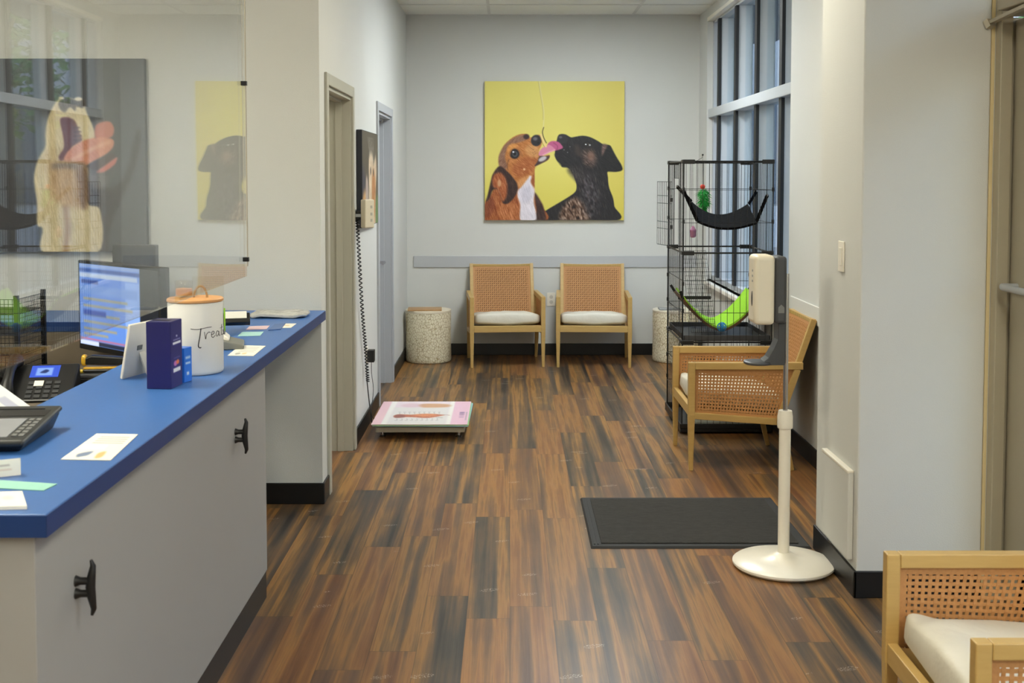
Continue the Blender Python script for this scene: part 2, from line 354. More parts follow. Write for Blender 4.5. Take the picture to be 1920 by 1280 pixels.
# baseboards
BH = .1
def bb(name, *bx): 
    m = MB()
    for b in bx: m.box(*b)
    return st(m.build(name, BASE, bevel=.003))
bb('baseboard_back', (LX, BY-.01, 0, RX, BY, BH))
bb('baseboard_left', (LX, D1[1]+.06, 0, LX+.01, D2[0]-.06, BH), (LX, D2[1]+.06, 0, LX+.01, BY-.01, BH))
bb('baseboard_reception', (-1.25, WY-.01, 0, LX+.01, WY, BH), (LX, WY, 0, LX+.01, D1[0]-.06, BH))
bb('baseboard_column', (CX0-.01, CY0-.01, 0, CX0, CY1, BH), (CX0-.01, CY0-.01, 0, CX1, CY0, BH))
bb('baseboard_right', (RX-.01, CY1, 0, RX, BY-.01, BH))
st(MB().box(-.82, BY-.012, .757, RX-.014, BY, .855).build('trim_2', RAIL, bevel=.002))
st(MB().box(RX-.012, CY1+.002, .757, RX, W0-.1, .855).build('trim_3', WALL, bevel=.002))

# doors in the left wall
def door_frame(name, a, b, mat):
    r = sth(name)
    c = MB(); cw = .058
    c.box(T1, a-cw, 0, T1+.014, a, DH+cw).box(T1, b, 0, T1+.014, b+cw, DH+cw).box(T1, a, DH, T1+.014, b, DH+cw)
    c.build('casing', mat, r, bevel=.003)
    j = MB(); j.box(T0, a, 0, T1, a+.018, DH-.018).box(T0, b-.018, 0, T1, b, DH-.018).box(T0, a, DH-.018, T1, b, DH)
    j.build('jamb', mat, r)
    s_ = MB(); sx = T1-.084; s_.box(sx, a+.018, 0, sx+.035, a+.03, DH-.03).box(sx, b-.03, 0, sx+.035, b-.018, DH-.03).box(sx, a+.018, DH-.03, sx+.035, b-.018, DH-.018)
    s_.build('door_stop', mat, r, bevel=.002); return r
r = door_frame('door_1', *D1, TRIM)
sp = MB().box(T0+.006, D1[1]-.0205, .85, T0+.042, D1[1]-.018, .95).build('strike_plate', STEEL, r); sp['label'] = 'steel strike plate with dark latch hole'
B(T0+.015, D1[1]-.0212, .875, T0+.033, D1[1]-.0203, .918).build('latch_hole', BLK, sp)
B(T0-.85, D1[0]+.02, .01, T0-.002, D1[0]+.06, DH-.03).build('door_leaf', TRIM, r, bevel=.003)
r = door_frame('door_2', *D2, TRIM2)
B(LX-.125, D2[0]+.02, .008, LX-.085, D2[1]-.02, DH-.02).build('door_leaf', TRIM2, r, bevel=.002)
h = MB(); hy, hz = D2[1]-.085, .905
h.lathe([(.026, 0), (.026, .008), (.01, .012), (.01, .045)], 20, M=T(LX-.085, hy, hz) @ Matrix.Rotation(PI/2, 4, 'Y')).tube([(LX-.043, hy, hz), (LX-.041, hy-.03, hz), (LX-.043, hy-.11, hz-.004)], [.012, .011, .009], 10)
h.build('door_lever', CHROME, r, smooth=True)

# window with mullions
GX = RX+.095
r = sth('window_1')
MUL = [9.33, 8.63, 7.91, 7.18]
f = MB(); f.box(GX-.05, W0, WZ0, GX+.06, W0+.05, WZ1).box(GX-.05, W1-.05, WZ0, GX+.06, W1, WZ1).box(GX-.05, W0, WZ0, GX+.06, W1, WZ0+.04).box(GX-.05, W0, WZ1-.05, GX+.06, W1, WZ1)
f.build('window_frame', ALU, r, bevel=.003)
for y in MUL:
    mu = B(GX-.045, y-.025, WZ0+.04, GX+.06, y+.025, WZ1-.05).build('mullion', ALU, r, bevel=.002)
    B(GX-.066, y-.034, WZ0+.041, GX-.045, y+.034, WZ1-.051).build('mullion_strip', BLKSTRIP, mu)  # plain black strip down the inner face of the mullion
tr_ = B(GX-.085, W0, 2.015, GX+.06, W1, 2.085).build('transom', ALU, r, bevel=.004)
sl = B(RX-.035, W0-.03, WZ0-.03, GX-.05, W1+.02, WZ0).build('window_sill', WHITE, r, bevel=.004)
hd = B(RX-.004, W0, WZ1-.03, RX+.05, W1, WZ1).build('blind_headrail', WHITE, r, bevel=.004)
ed = [W0+.05]+sorted(MUL)+[W1-.05]
for a, b in zip(ed[:-1], ed[1:]):
    for z0, z1 in ((WZ0+.04, 2.015), (2.085, WZ1-.05)): B(GX+.004, a+.022, z0, GX+.010, b-.022, z1).build('pane', WINGLASS, r)
# second storefront window, beside the camera
r = sth('window_2'); f = MB()
for y in (.2, 1.1, 2.0, 2.9): f.box(EX+.04, y, .35, EX+.12, y+.05, 2.5)
f.box(EX+.04, .2, .35, EX+.12, 2.95, .4).box(EX+.04, .2, 2.45, EX+.12, 2.95, 2.5)
f.build('window_frame', TANALU, r)
for y in (.25, 1.15, 2.05): B(EX+.08, y, .4, EX+.086, y+.85, 2.45).build('pane', WINGLASS, r)
# entrance door
r = sth('door_3')
f = MB(); f.box(EX+.002, 4.17, 0, EX+.044, 4.219, 2.62).box(EX+.044, 4.192, 0, EX+.13, 4.219, 2.1).box(EX+.002, 3.221, 0, EX+.08, 3.27, 2.62).box(EX+.002, 3.27, 2.1, EX+.09, 4.17, 2.145).box(EX+.002, 3.27, 2.57, EX+.08, 4.17, 2.62)
f.build('door_frame', TANALU, r, bevel=.003)
B(EX+.05, 3.27, 2.145, EX+.056, 4.17, 2.57).build('transom_pane', WINGLASS, r)
f = MB(); LX0, LX1 = EX+.056, EX+.10
f.box(LX0, 3.95, .01, LX1, 4.186, 2.09).box(LX0, 3.28, .01, LX1, 3.38, 2.09).box(LX0, 3.38, .01, LX1, 4.07, .2).box(LX0, 3.38, 1.98, LX1, 4.07, 2.09)
lf = f.build('door_leaf', TANALU, r, bevel=.003)
B(LX0+.018, 3.38, .2, LX0+.024, 4.07, 1.98).build('door_pane', WINGLASS, lf)
MB().tube([(LX0, 4.12, 1.15), (LX0-.055, 4.12, 1.15), (LX0-.06, 4.1, 1.15), (LX0-.06, 3.4, 1.15), (LX0-.055, 3.35, 1.15), (LX0, 3.35, 1.15)], .012, 10).build('push_bar', ALU, lf, smooth=True)
cl = B(EX-.045, 3.62, 2.11, EX+.002, 4.1, 2.17).build('door_closer', TANALU, r, bevel=.006)
MB().bar((EX-.03, 3.9, 2.1), (EX-.022, 4.2, 2.085), .02, .012).bar((EX-.022, 4.2, 2.085), (EX-.03, 4.215, 2.075), .03, .03).build('closer_arm', STEEL, cl)

# ceiling troffers
for i, (x, y, s_, c_) in enumerate(TROFFERS):
    where = ['nearest the far wall', 'over the hall beside the first door', 'over the hall facing the blue counter', 'over the near end of the hall', 'over the reception desk', 'over the near end of reception', 'added unseen in the side room to brighten the first door jamb'][i]
    t = thing('ceiling_light', 'recessed white troffer ceiling light '+where, 'ceiling light', (x, y, CZ), 0, 'ceiling troffer lights')
    fr = MB(); a, b, d = .32, .62, .03
    for q in ((-a, -b, a, -b+d), (-a, b-d, a, b), (-a, -b+d, -a+d, b-d), (a-d, -b+d, a, b-d)): fr.box(q[0], q[1], -.012, q[2], q[3], -.005)
    fr.build('frame', TBAR, t); B(-a+d, -b+d, -.008, a-d, b-d, -.0055).build('diffuser', emit('troffer_lamp', c_, s_), t)

# ------------------------------------------------------------------ outdoors
st(B(RX+.3, -6, -.16, 60, 40, -.1).build('ground_outside', mk('asphalt', (96, 97, 99), .9, var=.2, scale=60, bump=.4)))
st(B(RX+.3, -4, -.1, 4.2, 20, -.02).build('sidewalk', mk('concrete_walk', (150, 148, 143), .85, var=.08)))
st(B(RX+.165, -2.2, 3.1, 3.1, 14, 3.35).build('canopy', mk('canopy_soffit', (150, 152, 156), .8)))
LEAF = mk('leaf_green', (62, 104, 50), .6, var=.4, scale=2); BARK = mk('bark', (86, 72, 58), .9, var=.3)
def tree(x, y, h, rr, label):
    t = thing('tree', label, 'tree', (x, y, -.1), 0, 'street trees outside the windows')
    tk = MB().tube([(0, 0, 0), (.05, 0, h*.3), (0, .08, h*.55), (.1, 0, h*.8)], [.14, .11, .09, .04], 8)
    for k in range(5):
        a = k*1.26; tk.tube([(0, .05, h*.42), (math.cos(a)*rr*.4, math.sin(a)*rr*.4, h*.62), (math.cos(a)*rr*.7, math.sin(a)*rr*.7, h*.75)], [.06, .04, .02], 6)
    tk.build('trunk', BARK, t, smooth=True)
    lv = MB(); rg = random.Random(int(x*10))
    for k in range(2600):
        v = Vector((rg.gauss(0, 1), rg.gauss(0, 1), rg.gauss(0, 1))).normalized()*rr*(rg.random()**.4); v.z *= .85; p = Vector((0, 0, h*.68))+v
        a = Vector((rg.uniform(-1, 1), rg.uniform(-1, 1), rg.uniform(-.6, .6))).normalized(); b = a.orthogonal().normalized(); q = rg.uniform(.06, .13)
        lv.add([p-a*q, p-b*q*.5, p+a*q, p+b*q*.5], [(0, 1, 2, 3)])
    lv.build('foliage', LEAF, t)
tree(6.2, 4.5, 5.2, 1.9, 'green street tree outside the storefront, nearest the entrance door')
tree(6.6, 11.5, 5.6, 2.1, 'green street tree seen through the middle of the tall window')
tree(6.3, 17.5, 5.4, 2.0, 'green street tree farthest along the pavement outside')
def car(x, y, rgb, label):
    t = thing('car', label, 'car', (x, y, -.1), 0, 'cars parked outside')
    body = MB(); sec = [(-2.2, .45, .62), (-2.1, .3, .85), (-1.2, .25, .95), (.0, .25, .95), (1.3, .25, .92), (2.05, .28, .8), (2.2, .42, .6)]
    poly = [(p[0], p[2]) for p in sec]+[(p[0], p[1]) for p in reversed(sec)]
    body.prism(poly, lambda a, b: (a, -.85, b), lambda a, b: (a, .85, b)).build('body', mk('car_paint', rgb, .25, coat=.6), t, bevel=.06, seg=3)
    gh = MB(); pl = [(-1.75, .93), (-1.2, 1.38), (.15, 1.42), (1.0, .93)]
    gh.prism(pl, lambda a, b: (a, -.82+(b-.93)*.3, b), lambda a, b: (a, .82-(b-.93)*.3, b)).build('cabin_glass', mk('car_glass', (40, 48, 56), .08), t, bevel=.03)
    B(-1.15, -.66, 1.40, .1, .66, 1.45).build('roof', mk('car_roof_paint', rgb, .25, coat=.6), t, bevel=.02)
    for sx in (-1.35, 1.35):
        for sy in (-.8, .8):
            MB().lathe([(.2, -.1), (.33, -.1), (.33, .1), (.2, .1)], 28, M=T(sx, sy, .33) @ Matrix.Rotation(PI/2, 4, 'X')).build('wheel', BLK, t, smooth=True)
car(8.3, 7.2, (205, 210, 218), 'pale silver car parked outside, nearer the entrance')
car(8.4, 10.4, (215, 222, 232), 'white car parked outside beyond the cat cage')

t = thing('building', 'grey building across the parking lot outside the tall window', 'building', (15, 6, -.1))
B(0, -22, 0, 3, 17, 7).build('wall', mk('grey_stucco', (128, 132, 140), .9, var=.08), t)
for k in range(8):
    o = B(-.05, -19.5+4.6*k, 1, .05, -17+4.6*k, 3.6).build('window', mk('dark_shop_glass', (52, 60, 70), .1), t)
B(-.3, -22.2, 6.6, .1, 17.2, 7.2).build('cornice', mk('brick_red_band', (140, 96, 88), .8), t)
t = thing('building', 'pale grey building closing the far end of the street outside', 'building', (18, 27, -.1))
B(-14.5, 0, 0, 14, 3, 8).build('wall', mk('pale_grey_block', (112, 122, 136), .9, var=.22, scale=5, stretch=(1, 1, 2.5)), t)
for k in range(7): B(-13.6+3.9*k, -.05, 1, -11.2+3.9*k, .05, 3.4).build('window', mk('dim_shop_glass', (60, 72, 88), .1), t)
# ------------------------------------------------------------------ reception counter
ct = thing('countertop', 'bright blue laminate countertop running along the white reception counter', 'countertop')
cm = MB(); ZT = .915
poly = [(-.857, 2.14), (-.857, 5.44), (-3.3, 5.44), (-3.3, 5.02), (-1.29, 5.02), (-1.29, 2.14)]
cm.prism(poly, lambda a, b: (a, b, ZT-.042), lambda a, b: (a, b, ZT)).build('top', BLUE, ct, bevel=.002)
eb = MB(); eb.box(-.8575, 2.1385, ZT-.043, -.8555, 5.44, ZT-.002).box(-1.29, 2.1375, ZT-.043, -.8555, 2.1395, ZT-.002).box(-3.3, 5.0175, ZT-.043, -1.292, 5.0195, ZT-.002)
eb.build('edge_band', BLUEEDGE, ct)
BX = -.887
rb = thing('reception_counter', 'white panelled reception counter base with black toe kick under the blue top', 'counter')
B(-1.27, 2.16, .1, BX, 4.23, ZT-.0435).build('panel', DESKW, rb, bevel=.002)
B(-1.26, 2.17, 0, BX-.002, 4.222, .1).build('toe_kick', BASE, rb)
for yy in (2.36, 3.76):
    c = MB(); x = BX
    c.tube([(x+.032, yy, .642), (x+.036, yy, .655), (x+.032, yy, .68), (x+.03, yy, .70), (x+.032, yy, .72), (x+.036, yy, .745), (x+.032, yy, .757)], [.003, .006, .009, .010, .009, .006, .003], 10)
    for dz in (-.013, .013): c.tube([(x, yy, .70+dz), (x+.01, yy, .70+dz), (x+.03, yy, .70+dz)], [.012, .008, .008], 10)
    o = c.build('leash_cleat', BLK, rb, smooth=True); o['label'] = 'black leash cleat'
dk = thing('desk', 'taupe lower work desk behind the blue counter', 'desk')
B(-3.2, 2.2, .70, -1.31, 5.0, .735).build('desk_top', TAUPE, dk, bevel=.003)
B(-3.2, 5.0, .0, -1.31, 5.03, .87).build('back_panel', TAUPE, dk)
B(-3.2, 4.6, 0, -3.16, 5.0, .70).build('side_panel', TAUPE, dk)
B(-1.35, 2.2, 0, -1.31, 5.0, .70).build('side_panel', TAUPE, dk)
# acrylic shield
ps = thing('sneeze_guard', 'large clear acrylic sneeze guard hanging above the blue counter', 'sneeze guard')
MB().box(-.853, .9, 1.217, -.847, 3.776, 2.62).build('acrylic_sheet', PLEXI, ps)
for y in (3.766, 1.0):
    MB().tube([(-.842, y, 1.25), (-.842, y, CZ-.001)], .0022, 6).build('cable', STEEL, ps)
    for z in (1.272, 1.835, 2.4): B(-.857, y-.006, z-.007, -.838, y+.008, z+.007).build('clamp', BLKM, ps, bevel=.001)

# ------------------------------------------------------------------ chairs
def cane(mb, fn, nrm, w_, h_, pitch=.0160, rib=.0092, border=.02):
    """woven strips over fn(x,y) in [0,w]x[0,h]; nrm(x,y) the face normal"""
    nu = max(2, int((w_-2*border)/pitch)); nv = max(2, int((h_-2*border)/pitch)); th = .0022
    us = [border+(w_-2*border)*(i+.5)/nu for i in range(nu)]; vs_ = [border+(h_-2*border)*(j+.5)/nv for j in range(nv)]
    def strip(pts, ns, side):
        V = []; F = []
        for p, n, s_ in zip(pts, ns, side):
            for a, b in ((-1, -1), (1, -1), (1, 1), (-1, 1)): V.append(p+s_*(a*rib/2)+n*(b*th/2))
        for i in range(len(pts)-1):
            for k in range(4): F.append((i*4+k, i*4+(k+1) % 4, i*4+4+(k+1) % 4, i*4+4+k))
        mb.add(V, F)
    def tang(x, y, dx, dy): return (Vector(fn(min(x+dx, w_), min(y+dy, h_)))-Vector(fn(x, y))).normalized()
    for i, x in enumerate(us):
        P = []; N = []; Sd = []
        for j, y in enumerate([0]+vs_+[h_]):
            n = Vector(nrm(x, y)); P.append(Vector(fn(x, y))+n*(.0012*(-1)**(i+j))); N.append(n); Sd.append(tang(x-.001, y, .002, 0))
        strip(P, N, Sd)
    for j, y in enumerate(vs_):
        P = []; N = []; Sd = []
        for i, x in enumerate([0]+us+[w_]):
            n = Vector(nrm(x, y)); P.append(Vector(fn(x, y))-n*(.0012*(-1)**(i+j))); N.append(n); Sd.append(tang(x, y-.001, 0, .002))
        strip(P, N, Sd)
    k = 10
    for (x0, y0, x1, y1) in ((0, 0, w_, border), (0, h_-border, w_, h_), (0, border, border, h_-border), (w_-border, border, w_, h_-border)):
        mb.sheet(lambda a, b: fn(x0+(x1-x0)*a, y0+(y1-y0)*b), k, k, .004)
def make_chair():
    t = thing('armchair', 'armchair', 'chair')
    hw, F0 = .305, -.30
    sl_ = .34; bl = lambda z: F0+.597-(.57-z)*sl_      # back line: rear face of the slanted rail at height z
    for s_ in (-1, 1):
        x = s_*(hw-.0175)
        MB().bar((x, F0+.0175, 0), (x, F0+.0175, .29), .022, .022, (0, 1, 0), (.035, .035)).bar((x, F0+.0175, .2895), (x, F0+.0175, .57), .035, .035, (0, 1, 0)).build('front_leg', OAK, t, bevel=.003)
        MB().bar((x, F0+.548, 0), (x, bl(.27)-.016, .285), .022, .022, (0, 1, 0), (.035, .035)).build('rear_leg', OAK, t, bevel=.003)
        a = MB().box(x-.0175, F0+.0355, .533, x+.0175, F0+.597, .57)
        a.bar((x, F0+.03, .29), (x, bl(.25)-.02, .258), .0335, .034)
        a.bar((x, bl(.25)-.018, .245), (x, bl(.535)-.0165, .535), .0335, .034, (0, 1, 0))
        a.build('arm_frame', OAK, t, bevel=.003)
        cp = MB(); y0, z1 = F0+.035, .533
        def fn(u, v, x=x):      # trapezoid panel of the arm
            zb = lambda y: .30-.08*(y-y0)
            fv = v/.235; zz = lambda y: zb(y)+(z1-zb(y))*fv
            y1 = bl(.30+.233*fv)-.034; y = y0+(y1-y0)*u/.47
            return (x, y, zz(y))
        cane(cp, fn, lambda u, v: (1, 0, 0), .47, .235)
        cp.build('arm_cane', CANE, t)
    sf = MB(); inn = hw-.035
    sf.box(-inn, F0+.004, .286, inn, F0+.03, .338)
    sf.bar((-inn, bl(.27)-.02, .265), (inn, bl(.27)-.02, .265), .024, .045)
    for s_ in (-1, 1): sf.bar((s_*(inn-.012), F0+.03, .308), (s_*(inn-.012), bl(.26)-.03, .268), .024, .04)
    sf.sheet(lambda a, b: (-inn+.012+2*(inn-.012)*a, F0+.03+.44*b, .325-.05*b), 2, 2, .008)
    sf.build('seat_frame', OAK, t, bevel=.002)
    wi = .272; cv = lambda x: .018*(1-(x/wi)**2)
    bk = MB()
    for s_ in (-1, 1): bk.bar((s_*(wi-.014), bl(.28)-.012, .28), (s_*(wi-.014), bl(.79)-.012, .79), .028, .03, (0, 1, 0))
    P = [(x, bl(.782)-.012+cv(x), .781-.006*(1-(x/wi)**2)) for x in np.linspace(-wi+.02, wi-.02, 13)]
    for a, b in zip(P[:-1], P[1:]): bk.bar(a, b, .028, .02)
    P = [(x, bl(.32)-.012+cv(x), .32) for x in np.linspace(-wi+.02, wi-.02, 9)]
    for a, b in zip(P[:-1], P[1:]): bk.bar(a, b, .024, .03)
    bk.build('back_frame', OAK, t, bevel=.002)
    cb_ = MB(); hh = .437
    def fb(u, v):
        z = .333+v; x = -wi+.028+u; return (x, bl(z)-.016+cv(x), z)
    n_ = Vector((0, -1, sl_)).normalized()
    cane(cb_, fb, lambda u, v: n_, 2*wi-.056, hh, .0178, .0108)
    cb_.build('back_cane', CANE, t)
    MB().sheet(lambda a, b: Vector(fb(a*(2*wi-.056), b*hh))-n_*.012, 10, 4, .003).build('back_hole_shade', HOLE_SHADE, t)  # dark sheet added behind the weave so its holes look shaded
    def wr(v):
        q = .006*math.sin(v.x*23+1)*math.sin(v.y*17)+.004*math.sin(v.x*41+v.y*30)
        z = v.z+(q if v.z > 0 else -.2*q); sag = -.012*math.exp(-(v.x/.13)**2) if (v.y < -.18 and v.z < 0) else 0
        return Vector((v.x+.004*math.sin(v.y*30), v.y, z+.012*(1-(v.x/.27)**2)*(1 if v.z > 0 else 0)+sag))
    cu = MB(); cu.superq((0, 0, 0), (.268, .234, .047), .42, .2, 56, 24, wr)
    o = cu.build('seat_cushion', CUSH, t, smooth=True, loc=(0, F0+.262, .366)); o.rotation_euler = (-.105, 0, 0)
    return t
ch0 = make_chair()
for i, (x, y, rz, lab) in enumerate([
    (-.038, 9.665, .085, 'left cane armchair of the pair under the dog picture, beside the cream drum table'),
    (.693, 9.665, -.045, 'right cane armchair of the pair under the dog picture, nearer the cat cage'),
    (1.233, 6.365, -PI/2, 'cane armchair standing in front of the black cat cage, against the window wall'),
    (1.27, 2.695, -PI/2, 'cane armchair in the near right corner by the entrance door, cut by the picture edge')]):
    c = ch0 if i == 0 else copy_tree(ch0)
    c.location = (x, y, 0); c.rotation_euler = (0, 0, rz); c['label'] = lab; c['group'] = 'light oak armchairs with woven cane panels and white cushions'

# drum side tables
def drum(x, y, lab):
    t = thing('side_table', lab, 'side table', (x, y, 0), 0, 'carved cream drum side tables')
    MB().lathe([(.15, .003), (.182, .003), (.188, .012), (.19, .03), (.187, .22), (.189, .40), (.186, .412)], 64).build('drum', DRUM, t, smooth=True)
    MB().lathe([(.05, .412), (.19, .412), (.191, .418), (.191, .428), (.187, .432), (.05, .432)], 64).build('top', CREAM, t, smooth=True)
drum(-.675, 9.73, 'carved cream drum side table in the left back corner with a magazine on top')
drum(1.385, 9.74, 'carved cream drum side table in the right back corner behind the cat cage')
tag(B(-.14, -.1, 0, .14, .1, .012).build('magazine', mk('tan_magazine_cover', (176, 138, 92), .5, var=.25, scale=14), bevel=.002, loc=(-.70, 9.68, .433)), 'tan magazine lying on the left drum table', 'magazine').rotation_euler[2] = .06
tag(MB().box(-.09, -.06, 0, .09, .06, .014).build('booklet', mk('grey_booklet', (150, 152, 150), .5, var=.2), loc=(1.33, 9.70, .433), bevel=.002), 'grey booklet on the right drum table behind the cage', 'booklet')

# ------------------------------------------------------------------ dog canvas on the back wall
t = thing('dog_canvas', 'large square yellow canvas print of two dogs licking a treat, on the back wall', 'picture')
AX0, AX1, AZ1, AZ0 = -.209, .978, 2.342, 1.163
B(AX0, BY-.036, AZ0, AX1, BY-.001, AZ1).build('stretched_canvas', mk('canvas_side_yellow', (206, 190, 92), .7), t)
p = Pic(85, 97, 1188, 1200, 270, 270, (224, 212, 110))
g = np.clip((p.X-700)/480, 0, 1)[..., None]; p.C = p.C*(1-.5*g)+np.array((206, 186, 88))*.5*g
g = (np.clip((p.Y-750)/450, 0, 1))[..., None]; p.C = p.C*(1-.45*g)+np.array((196, 180, 52))*.45*g
fu, fd, fe = p.fur(.3, 1, 8), p.fur(.8, .6, 7), p.fur(-.6, .8, 7); fc = p.fur(.3, 1, 6, 3)
BKD = (27, 24, 27)
p.poly([(640, 660), (648, 600), (655, 560), (672, 520), (720, 517), (765, 540), (800, 536), (860, 528), (920, 540), (980, 570), (1020, 595), (1075, 605), (1100, 650), (1140, 720), (1165, 760), (1172, 800), (1120, 815), (1060, 812), (1060, 860), (1070, 940), (1100, 1020), (1112, 1090), (1125, 1205), (470, 1205), (560, 1130), (640, 1080), (740, 1020), (800, 975), (812, 930), (800, 880), (770, 810), (735, 780), (695, 775), (690, 750), (660, 730), (640, 690)], BKD, 4, 7, fu)
p.poly([(690, 1200), (690, 1120), (740, 1050), (800, 1020), (860, 1060), (900, 1130), (900, 1205)], (118, 88, 68), 26, 42, fc, .85)
p.poly([(840, 860), (900, 830), (960, 880), (990, 1000), (970, 1140), (900, 1150), (860, 1020)], (62, 56, 60), 40, 22, fc, .8)
p.poly([(740, 800), (800, 770), (860, 790), (880, 860), (840, 900), (800, 880)], (52, 46, 47), 25, 14, fu, .8)
p.poly([(860, 650), (900, 628), (950, 650), (975, 720), (940, 780), (880, 760), (850, 700)], (82, 62, 54), 26, 22, fd, .85)
p.ell(925, 690, 26, 34, (132, 98, 82), 16, op=.8)
p.poly([(800, 600), (840, 620), (850, 680), (820, 690), (795, 650)], (66, 50, 44), 18, op=.7)
p.poly([(1015, 600), (1050, 600), (1060, 640), (1030, 690), (1010, 680)], (112, 84, 78), 12, 10, fd, .9)
p.poly([(1060, 610), (1085, 625), (1120, 690), (1165, 765), (1168, 802), (1110, 812), (1040, 805), (1000, 740), (1020, 680)], (20, 18, 21), 10, 5, fd)
p.ell(893, 598, 34, 24, (14, 12, 13), 6); p.ell(893, 600, 22, 17, (58, 44, 38), 4); p.ell(890, 600, 12, 13, (8, 8, 9), 3)
p.ell(884, 597, 6, 5, (235, 235, 235), 2); p.ell(916, 602, 7, 6, (190, 190, 195), 3)
p.poly([(660, 565), (672, 525), (710, 520), (740, 545), (735, 580), (700, 590), (675, 590)], (40, 38, 42), 7); p.ell(684, 540, 13, 9, (88, 86, 92), 5)
p.poly([(640, 680), (690, 660), (760, 690), (780, 740), (740, 775), (690, 765)], (24, 22, 26), 12, 5, fd)
for k in range(46):
    a = 800+((k*73) % 250); b = 830+((k*131) % 330); p.line([(a, b), (a+10, b+34)], 3, (96, 88, 90) if k % 3 else (128, 104, 88), 3, .55)
for k in range(16): a = 860+((k*47) % 100); b = 640+((k*31) % 120); p.line([(a, b), (a+12, b+12)], 3, (140, 112, 98), 3, .5)
for q in ((712, 640), (740, 660), (760, 615)): p.ell(*q, 3, 3, (150, 150, 155), 2)
RU = (158, 86, 40)
p.poly([(85, 1205), (85, 1070), (130, 1000), (170, 940), (300, 850), (460, 780), (478, 800), (480, 900), (483, 990), (520, 1040), (548, 1100), (560, 1205)], RU, 5, 16, fu)
p.poly([(480, 985), (520, 1035), (552, 1105), (566, 1205), (480, 1205), (495, 1120)], (58, 34, 30), 10, 9, fu)
p.poly([(90, 1060), (130, 1010), (160, 1060), (150, 1130), (110, 1180), (85, 1150)], (128, 62, 30), 20, 12, fu)
p.poly([(200, 1080), (300, 1060), (350, 1110), (340, 1200), (220, 1200)], (180, 108, 60), 25, 16, fu, .8)
p.poly([(200, 760), (195, 700), (215, 650), (240, 600), (300, 545), (360, 517), (420, 515), (440, 540), (470, 535), (510, 520), (532, 535), (540, 570), (530, 610), (515, 640), (512, 665), (530, 690), (590, 680), (600, 690), (585, 720), (540, 745), (490, 770), (480, 790), (470, 840), (430, 880), (370, 930), (330, 900), (280, 850), (230, 800)], (186, 116, 56), 4, 10, fd)
p.poly([(200, 770), (197, 690), (240, 605), (310, 548), (385, 520), (430, 540), (400, 566), (340, 585), (275, 610), (245, 690), (262, 770), (240, 800)], (138, 98, 76), 10, 9, fe)
p.poly([(310, 760), (400, 700), (470, 680), (510, 700), (490, 760), (440, 830), (360, 860), (310, 820)], (164, 90, 42), 22, 10, fd, .8)
p.poly([(440, 600), (500, 610), (515, 650), (500, 700), (440, 690), (400, 640)], (208, 150, 92), 18, 7, fd, .9)
p.poly([(265, 650), (270, 610), (310, 590), (345, 610), (300, 640), (280, 690)], (216, 148, 74), 12, 6, fd, .9)
p.ell(322, 672, 44, 40, (120, 68, 34), 12, op=.8); p.poly([(288, 690), (296, 650), (318, 632), (346, 644), (358, 676), (342, 704), (312, 710)], (26, 21, 22), 5); p.ell(324, 674, 22, 23, (70, 74, 84), 7); p.ell(322, 672, 12, 13, (12, 12, 14), 4); p.ell(311, 657, 7, 6, (228, 232, 238), 3); p.line([(276, 716), (262, 760), (268, 800)], 5, (92, 58, 40), 5, .8); p.line([(352, 640), (372, 660), (380, 690)], 6, (132, 80, 42), 6, .7); p.line([(420, 600), (450, 625), (470, 640)], 4, (150, 92, 48), 4, .7)
for q in ((470, 640), (480, 655), (466, 662), (488, 668), (474, 676)): p.ell(*q, 3, 3, (104, 64, 40), 2, op=.8)
p.ell(414, 536, 24, 20, (52, 34, 32), 8); p.ell(492, 566, 42, 45, (34, 31, 36), 5); p.ell(484, 552, 18, 14, (98, 96, 104), 9); p.ell(508, 585, 10, 8, (14, 12, 14), 4)
p.poly([(480, 770), (500, 735), (520, 690), (560, 690), (598, 688), (585, 718), (540, 745)], (66, 46, 46), 5); p.ell(542, 712, 34, 17, (196, 188, 192), 8, rot=-.45)
p.ell(397, 795, 9, 9, (226, 176, 130), 4)
p.poly([(150, 830), (200, 770), (250, 800), (300, 850), (345, 920), (340, 980), (300, 1040), (260, 1070), (225, 1060), (210, 1010), (190, 960), (150, 960), (120, 1030), (95, 1050), (110, 990), (130, 900)], (54, 30, 24), 7, 9, fu)
p.poly([(150, 850), (200, 820), (240, 850), (262, 920), (256, 1010), (225, 1050), (205, 990), (180, 950), (150, 930)], (168, 92, 48), 14, 14, fu)
p.ell(200, 905, 14, 28, (212, 164, 122), 8, op=.8)
p.poly([(350, 960), (395, 900), (432, 850), (455, 852), (450, 900), (480, 960), (474, 1050), (492, 1150), (482, 1205), (370, 1205), (365, 1080), (345, 1010)], (222, 214, 222), 10, 8, fu)
p.poly([(380, 960), (440, 930), (450, 1000), (420, 1060), (380, 1040)], (196, 190, 204), 22, 6, fu, .7)
p.poly([(345, 900), (390, 860), (435, 850), (400, 900), (360, 945)], (206, 142, 84), 12, 7, fu)
p.poly([(580, 600), (610, 572), (660, 574), (690, 598), (702, 625), (660, 642), (625, 646), (598, 632)], (188, 88, 132), 5); p.line([(630, 585), (660, 610), (655, 640)], 6, (150, 62, 100), 4)
p.poly([(512, 682), (523, 642), (560, 612), (600, 602), (642, 640), (600, 660), (545, 686)], (212, 132, 160), 5); p.line([(545, 680), (600, 655), (640, 640)], 5, (236, 176, 192), 3)
p.line([(512, 90), (530, 200), (550, 320), (552, 400), (547, 465)], 7, (226, 216, 150), 3); p.line([(507, 97), (524, 200), (543, 320), (546, 400)], 3, (188, 172, 96), 3)
